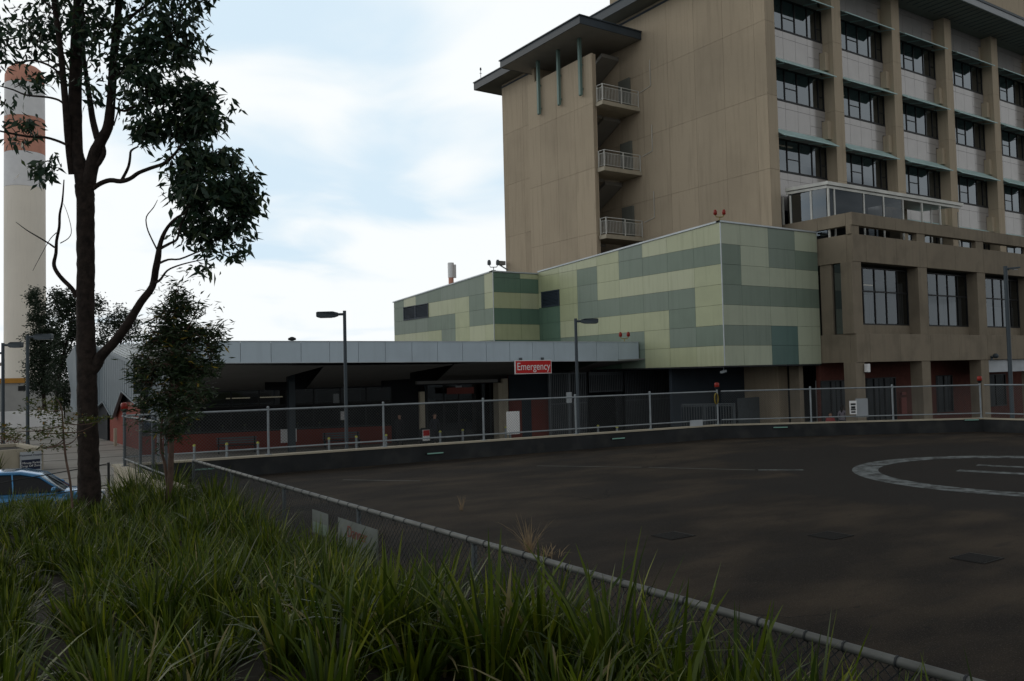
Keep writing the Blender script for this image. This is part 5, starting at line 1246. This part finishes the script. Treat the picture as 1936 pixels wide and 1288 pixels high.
# sapling with layered foliage
sp_=thing('sapling','slim layered sapling with flat tiers of yellow green leaves left of the big trunk','tree')
DS=12.6; mb=MB()
limb(mb,[(137,960),(135,935),(131,900),(125,870),(121,835),(119,805),(116,770),(106,755)],DS,[4.5,4.2,4,4,3.5,3,2.5,1.5],8,jit=.08)
for a,b in (((120,818),(60,812)),((120,818),(175,806)),((121,830),(90,845)),((119,805),(20,815)),((118,800),(190,797)),((117,775),(70,770)),((122,842),(150,822)),((120,838),(75,845))): limb(mb,[a,((a[0]+b[0])/2,(a[1]+b[1])/2+5),b],DS,[2.4,2,1],5)
mb.build('trunk',m_bark2,sp_)
bl=[(80,760,28,10,150),(100,778,34,9,150),(60,775,20,8,80),(110,806,60,10,420),(50,818,45,10,260),(30,805,28,10,140),(160,798,40,9,220),(150,815,30,6,90),(100,822,40,8,180),(85,846,26,5,80),(110,845,16,4,50),(185,792,16,6,50),(20,826,20,6,60),(130,790,30,8,120)]
leaves('crown',blobs(bl,DS,rng,6,.045,flat=.4,dj=2.0),.055,m_leafS,sp_,.1,.42,3)

# far trees
def ftree(label,bl,D,trunk,seed,name='tall_tree'):
    t=thing(name,label,'tree',None); mb=MB()
    for pts,ws in trunk: limb(mb,pts,D,ws,6,jit=.05)
    mb.build('trunk',m_bark,t)
    leaves('crown',blobs([(a,b,c*.8,d,int(e*3.0)) for a,b,c,d,e in bl],D,np.random.default_rng(seed),12,.2,dj=1.0),.24,m_leafF,t,.3,.42,seed)
ftree('dark column shaped evergreen beside the chimney base',[(66,560,14,18,260),(75,590,22,22,520),(85,615,26,22,560),(75,650,30,26,900),(80,690,36,30,1200),(85,725,36,24,900),(100,665,26,40,700),(105,640,16,20,300)],66,[([(84,775),(82,740),(78,660),(72,590)],[9,7,5,2])],21)
ftree('taller open gum tree just left of the big trunk',[(110,560,16,16,300),(125,580,22,22,420),(140,565,18,18,240),(130,620,22,24,360),(112,595,16,20,250),(145,640,22,26,320),(120,665,20,30,380),(110,710,26,26,380),(140,600,24,24,300),(185,575,10,24,180),(190,620,9,20,120),(188,648,10,10,80)],62,[([(106,780),(108,740),(118,680),(130,630),(138,600)],[8,7,6,4,3]),([(118,690),(130,660),(150,620)],[4,3,2])],22)
ftree('rounded tree showing over the metal roof between trunk and young tree',[(225,600,26,20,520),(245,615,24,18,380),(218,625,22,18,300),(205,610,10,12,100),(255,632,14,12,160),(195,640,14,10,120),(235,640,22,8,160)],75,[([(228,700),(228,660),(230,620)],[5,4,3])],23)
ftree('low reddish shrub between the far evergreens and the building',[(125,735,18,22,300),(120,760,14,12,150)],60,[([(122,790),(122,760),(122,735)],[3,2,1])],24,'far_shrub')

# planter shrubs
sh=thing('planter_shrub','rounded reddish green shrub in the planter at the left edge','shrub')
leaves('foliage',blobs([(12,832,26,16,520),(38,838,14,10,200),(-20,830,24,18,300)],43,np.random.default_rng(31),8,.08),.14,m_leafR,sh,-.3,.3,31)
def tuft_blades(cx0,cy0,cz0,n,h,rr,rng,lean=.5,wd=.016):
    """arrays for n strap leaves from one crown"""
    a=rng.uniform(0,2*np.pi,n); r0=rng.uniform(0,rr,n); b=np.stack([cx0+r0*np.cos(a),cy0+r0*np.sin(a),np.full(n,cz0)],1)
    ln=h*rng.uniform(.55,1.15,n); out=rng.uniform(.05,lean,n)*ln; ang=a+rng.normal(0,.5,n); dx,dy=np.cos(ang),np.sin(ang)
    droop=rng.uniform(0,1,n)**2.8; w0=wd*rng.uniform(.6,1.3,n)
    ts=[0,.3,.6,.85,1.0]; wf=[.8,1,.85,.5,.04]
    sa=ang+np.pi/2+rng.normal(0,.6,n); sx,sy=np.cos(sa),np.sin(sa)
    Vv=[]
    for t,wt in zip(ts,wf):
        hx=out*(t**1.5)*(1+droop*1.0*t); z=ln*(t-droop*.62*t**2.6)*.98
        z=np.maximum(z,-.1)
        c_=np.stack([b[:,0]+dx*hx,b[:,1]+dy*hx,b[:,2]+z],1); s=np.stack([sx,sy,np.zeros(n)],1)*(w0*wt)[:,None]*.5
        Vv.append(c_-s); Vv.append(c_+s)
    Vv=np.stack(Vv,1) # n,10,3
    return Vv
FB=np.array([[0,1,3,2],[2,3,5,4],[4,5,7,6],[6,7,9,8]])
def blades(name,V10,m,parent=None):
    n=len(V10); V=V10.reshape(-1,3); Fq=(FB[None]+np.arange(n)[:,None,None]*10).reshape(-1,4); return bulk(name,V,Fq,m,parent)
gr=np.random.default_rng(77); L10=[]
for (x,y) in [(-3.5+.55*k,40.0+.12*k-.2*(k%2)) for k in range(14)]:
    if x<2.2: L10.append(tuft_blades(x,y-1.0+.0,0,60,1.0,.15,gr,.6,.03))
tag(blades('planter_grass',np.concatenate(L10),m_grass),'strappy green grass growing in front of the planter wall','grass',kind='stuff')

# ================================================================== FOREGROUND STRAP GRASS
L10=[]; y=2.4
rows=0
while y<19.2:
    # visible width at this distance along the bank
    x=-.2-1.5*(y<6)
    x=-5.0+(y-3)*.10
    while x<4.12:
        px=x+gr.normal()*.1; py=y+gr.normal()*.12
        rel=M@np.array([px,py,bank(px,py)-EYE]); 
        sx_=CX+F_PX*rel[0]/max(rel[2],.1)
        if rel[2]>1.9 and -260<sx_<2250 and px<4.2:
            d=rel[2]; 
            h=.60*gr.uniform(.7,1.3)*(.8+.35*math.sin(px*1.7+py*1.1)*math.sin(py*.9-px*.6))
            if 10<py<17.5 and px<3.2: h*=.8
            if px>2.9: h*=1.15 if py<7.5 else (1.12 if 8.8<py<12.0 and px>3.4 else 1.42)
            if rel[2]<4.0: h*=.62
            nb=int((115 if d<9 else 95)*gr.uniform(.8,1.2)); wd=.0165*gr.uniform(.7,1.4)
            if d<6.5: nb=int(nb*.85); wd*=1.25
            if px>3.0 and py<8.0: nb=int(nb*.7); wd*=1.1
            if d<6: nb=int(nb*.9)
            L10.append(tuft_blades(px,py,bank(px,py)-.04,nb,h,.14,gr,.62,wd))
        x+=.46
    y+=.42
# a few outside pad edge at right bottom, close to the lens
for k in range(46):
    px=gr.uniform(2.9,4.15); py=gr.uniform(1.4,3.6)
    L10.append(tuft_blades(px,py,bank(px,py)-.04,20,.70,.12,gr,.5,.024))
for k in range(30):
    px=gr.uniform(1.5,3.2); py=gr.uniform(1.3,2.7)
    L10.append(tuft_blades(px,py,bank(px,py)-.04,7,.62,.10,gr,.3,.022))
G10=np.concatenate(L10)
tag(blades('strap_grass',G10,m_grass),'dense clumps of long strap leaved grass covering the foreground bank','grass',kind='stuff')
# dry weed on the pad
wd_=thing('dry_weed','dry straw coloured weed tuft growing from a crack on the pad','weed'); wz=np.concatenate([tuft_blades(6.78,9.7,1.2,70,.52,.05,gr,.8,.006),tuft_blades(6.95,9.5,1.2,40,.14,.22,gr,1.0,.01)])
blades('stems',wz,m_weed,wd_)
wd_=thing('dry_weed','small weed sprig standing on the pad near the strip of fence','weed'); P=onZ(872,965,1.2); blades('stems',tuft_blades(P.x,P.y,1.2,22,.3,.03,gr,.5,.006),m_weed,wd_)

# ================================================================== SKY AND SUN
az=Vector((math.cos(math.atan2(.827,.561)+R(55)),math.sin(math.atan2(.827,.561)+R(55)),0)).normalized(); EL=R(24)
sundir=Vector((az.x*math.cos(EL),az.y*math.cos(EL),math.sin(EL)))
sl=bpy.data.lights.new('sun','SUN'); sl.energy=0.5; sl.angle=R(14); sl.color=(1,.90,.74); so=bpy.data.objects.new('sun',sl); COL.objects.link(so); so.rotation_euler=sundir.to_track_quat('Z','Y').to_euler()
wld=bpy.data.worlds.new('World'); S.world=wld; wld.use_nodes=True; t=wld.node_tree; t.nodes.clear(); N=t.nodes.new; L=t.links.new
out=N('ShaderNodeOutputWorld'); bg=N('ShaderNodeBackground'); L(bg.outputs[0],out.inputs[0]); bg.inputs[1].default_value=.05
sky=N('ShaderNodeTexSky'); sky.sky_type='NISHITA'; sky.sun_disc=False; sky.sun_elevation=EL; sky.sun_rotation=math.atan2(az.x,az.y); sky.dust_density=2.0; sky.air_density=1.0; sky.ozone_density=1.5
tc=N('ShaderNodeTexCoord'); 
def math_(op,a,b=None,cl=False):
    x=N('ShaderNodeMath'); x.operation=op; x.use_clamp=cl
    for i,v in enumerate((a,b)):
        if v is None: continue
        if isinstance(v,(int,float)): x.inputs[i].default_value=v
        else: L(v,x.inputs[i])
    return x.outputs[0]
def dotd(v):
    x=N('ShaderNodeVectorMath'); x.operation='DOT_PRODUCT'; L(tc.outputs['Generated'],x.inputs[0]); x.inputs[1].default_value=tuple(v); return x.outputs['Value']
# cloud layer: project the view direction on a high plane
sep=N('ShaderNodeSeparateXYZ'); L(tc.outputs['Generated'],sep.inputs[0])
zc=math_('MAXIMUM',sep.outputs[2],.0); zd=math_('ADD',zc,.16)
cmb=N('ShaderNodeCombineXYZ'); L(math_('DIVIDE',sep.outputs[0],zd),cmb.inputs[0]); L(math_('DIVIDE',sep.outputs[1],zd),cmb.inputs[1])
mp=N('ShaderNodeMapping'); L(cmb.outputs[0],mp.inputs[0]); mp.inputs['Scale'].default_value=(.9,.9,1); mp.inputs['Location'].default_value=(3.1,1.7,0)
ns=N('ShaderNodeTexNoise'); L(mp.outputs[0],ns.inputs[0]); ns.inputs['Scale'].default_value=1.9; ns.inputs['Detail'].default_value=6; ns.inputs['Roughness'].default_value=.46; ns.inputs['Distortion'].default_value=.5
def blobdir(px,py,width):   # soft patch of clear sky round one direction
    d=ray(px,py); d=d/np.linalg.norm(d); x=N('ShaderNodeMapRange'); L(dotd(d),x.inputs[0]); x.inputs[1].default_value=math.cos(R(width)); x.inputs[2].default_value=1.0; x.interpolation_type='SMOOTHSTEP'; return x.outputs[0]
clear=math_('ADD',math_('MULTIPLY',blobdir(860,255,9),.10),math_('ADD',math_('MULTIPLY',blobdir(520,190,13),.20),math_('MULTIPLY',blobdir(600,360,10),.10)))
cov=math_('SUBTRACT',math_('ADD',ns.outputs[0],.11),clear)
cf=N('ShaderNodeMapRange'); L(cov,cf.inputs[0]); cf.inputs[1].default_value=.30; cf.inputs[2].default_value=.58; cf.interpolation_type='SMOOTHSTEP'
# clouds are bright towards the sun, dull away from it
sd=dotd(sundir); gl=N('ShaderNodeMapRange'); L(sd,gl.inputs[0]); gl.inputs[1].default_value=-.1; gl.inputs[2].default_value=.62; gl.inputs[3].default_value=25.0; gl.inputs[4].default_value=40.0; gl.interpolation_type='SMOOTHSTEP'
el_=N('ShaderNodeMapRange'); L(sep.outputs[2],el_.inputs[0]); el_.inputs[1].default_value=.48; el_.inputs[2].default_value=.80; el_.inputs[3].default_value=1.0; el_.inputs[4].default_value=.28; el_.interpolation_type='SMOOTHSTEP'
cc=N('ShaderNodeVectorMath'); cc.operation='SCALE'; cc.inputs[0].default_value=(.965,1.0,1.01); L(math_('MULTIPLY',gl.outputs[0],el_.outputs[0]),cc.inputs['Scale'])
mx=N('ShaderNodeMix'); mx.data_type='RGBA'; L(cf.outputs[0],mx.inputs[0]); 
# thin high veil: the clear patches pale towards the sun
vf=N('ShaderNodeMapRange'); L(sd,vf.inputs[0]); vf.inputs[1].default_value=-.05; vf.inputs[2].default_value=.55; vf.inputs[3].default_value=0; vf.inputs[4].default_value=1.0; vf.interpolation_type='SMOOTHSTEP'
vm_=N('ShaderNodeMix'); vm_.data_type='RGBA'; L(math_('MULTIPLY',vf.outputs[0],el_.outputs[0]),vm_.inputs[0]); L(sky.outputs[0],vm_.inputs[6]); vm_.inputs[7].default_value=(27.5,33.6,38.3,1)
L(vm_.outputs[2],mx.inputs[6]); L(cc.outputs[0],mx.inputs[7])
L(mx.outputs[2],bg.inputs[0])
S.view_settings.view_transform='Standard'; S.view_settings.look='None'; S.view_settings.exposure=-1.0; S.view_settings.gamma=1
S.cycles.max_bounces=6; S.cycles.transparent_max_bounces=16; S.cycles.use_denoising=True
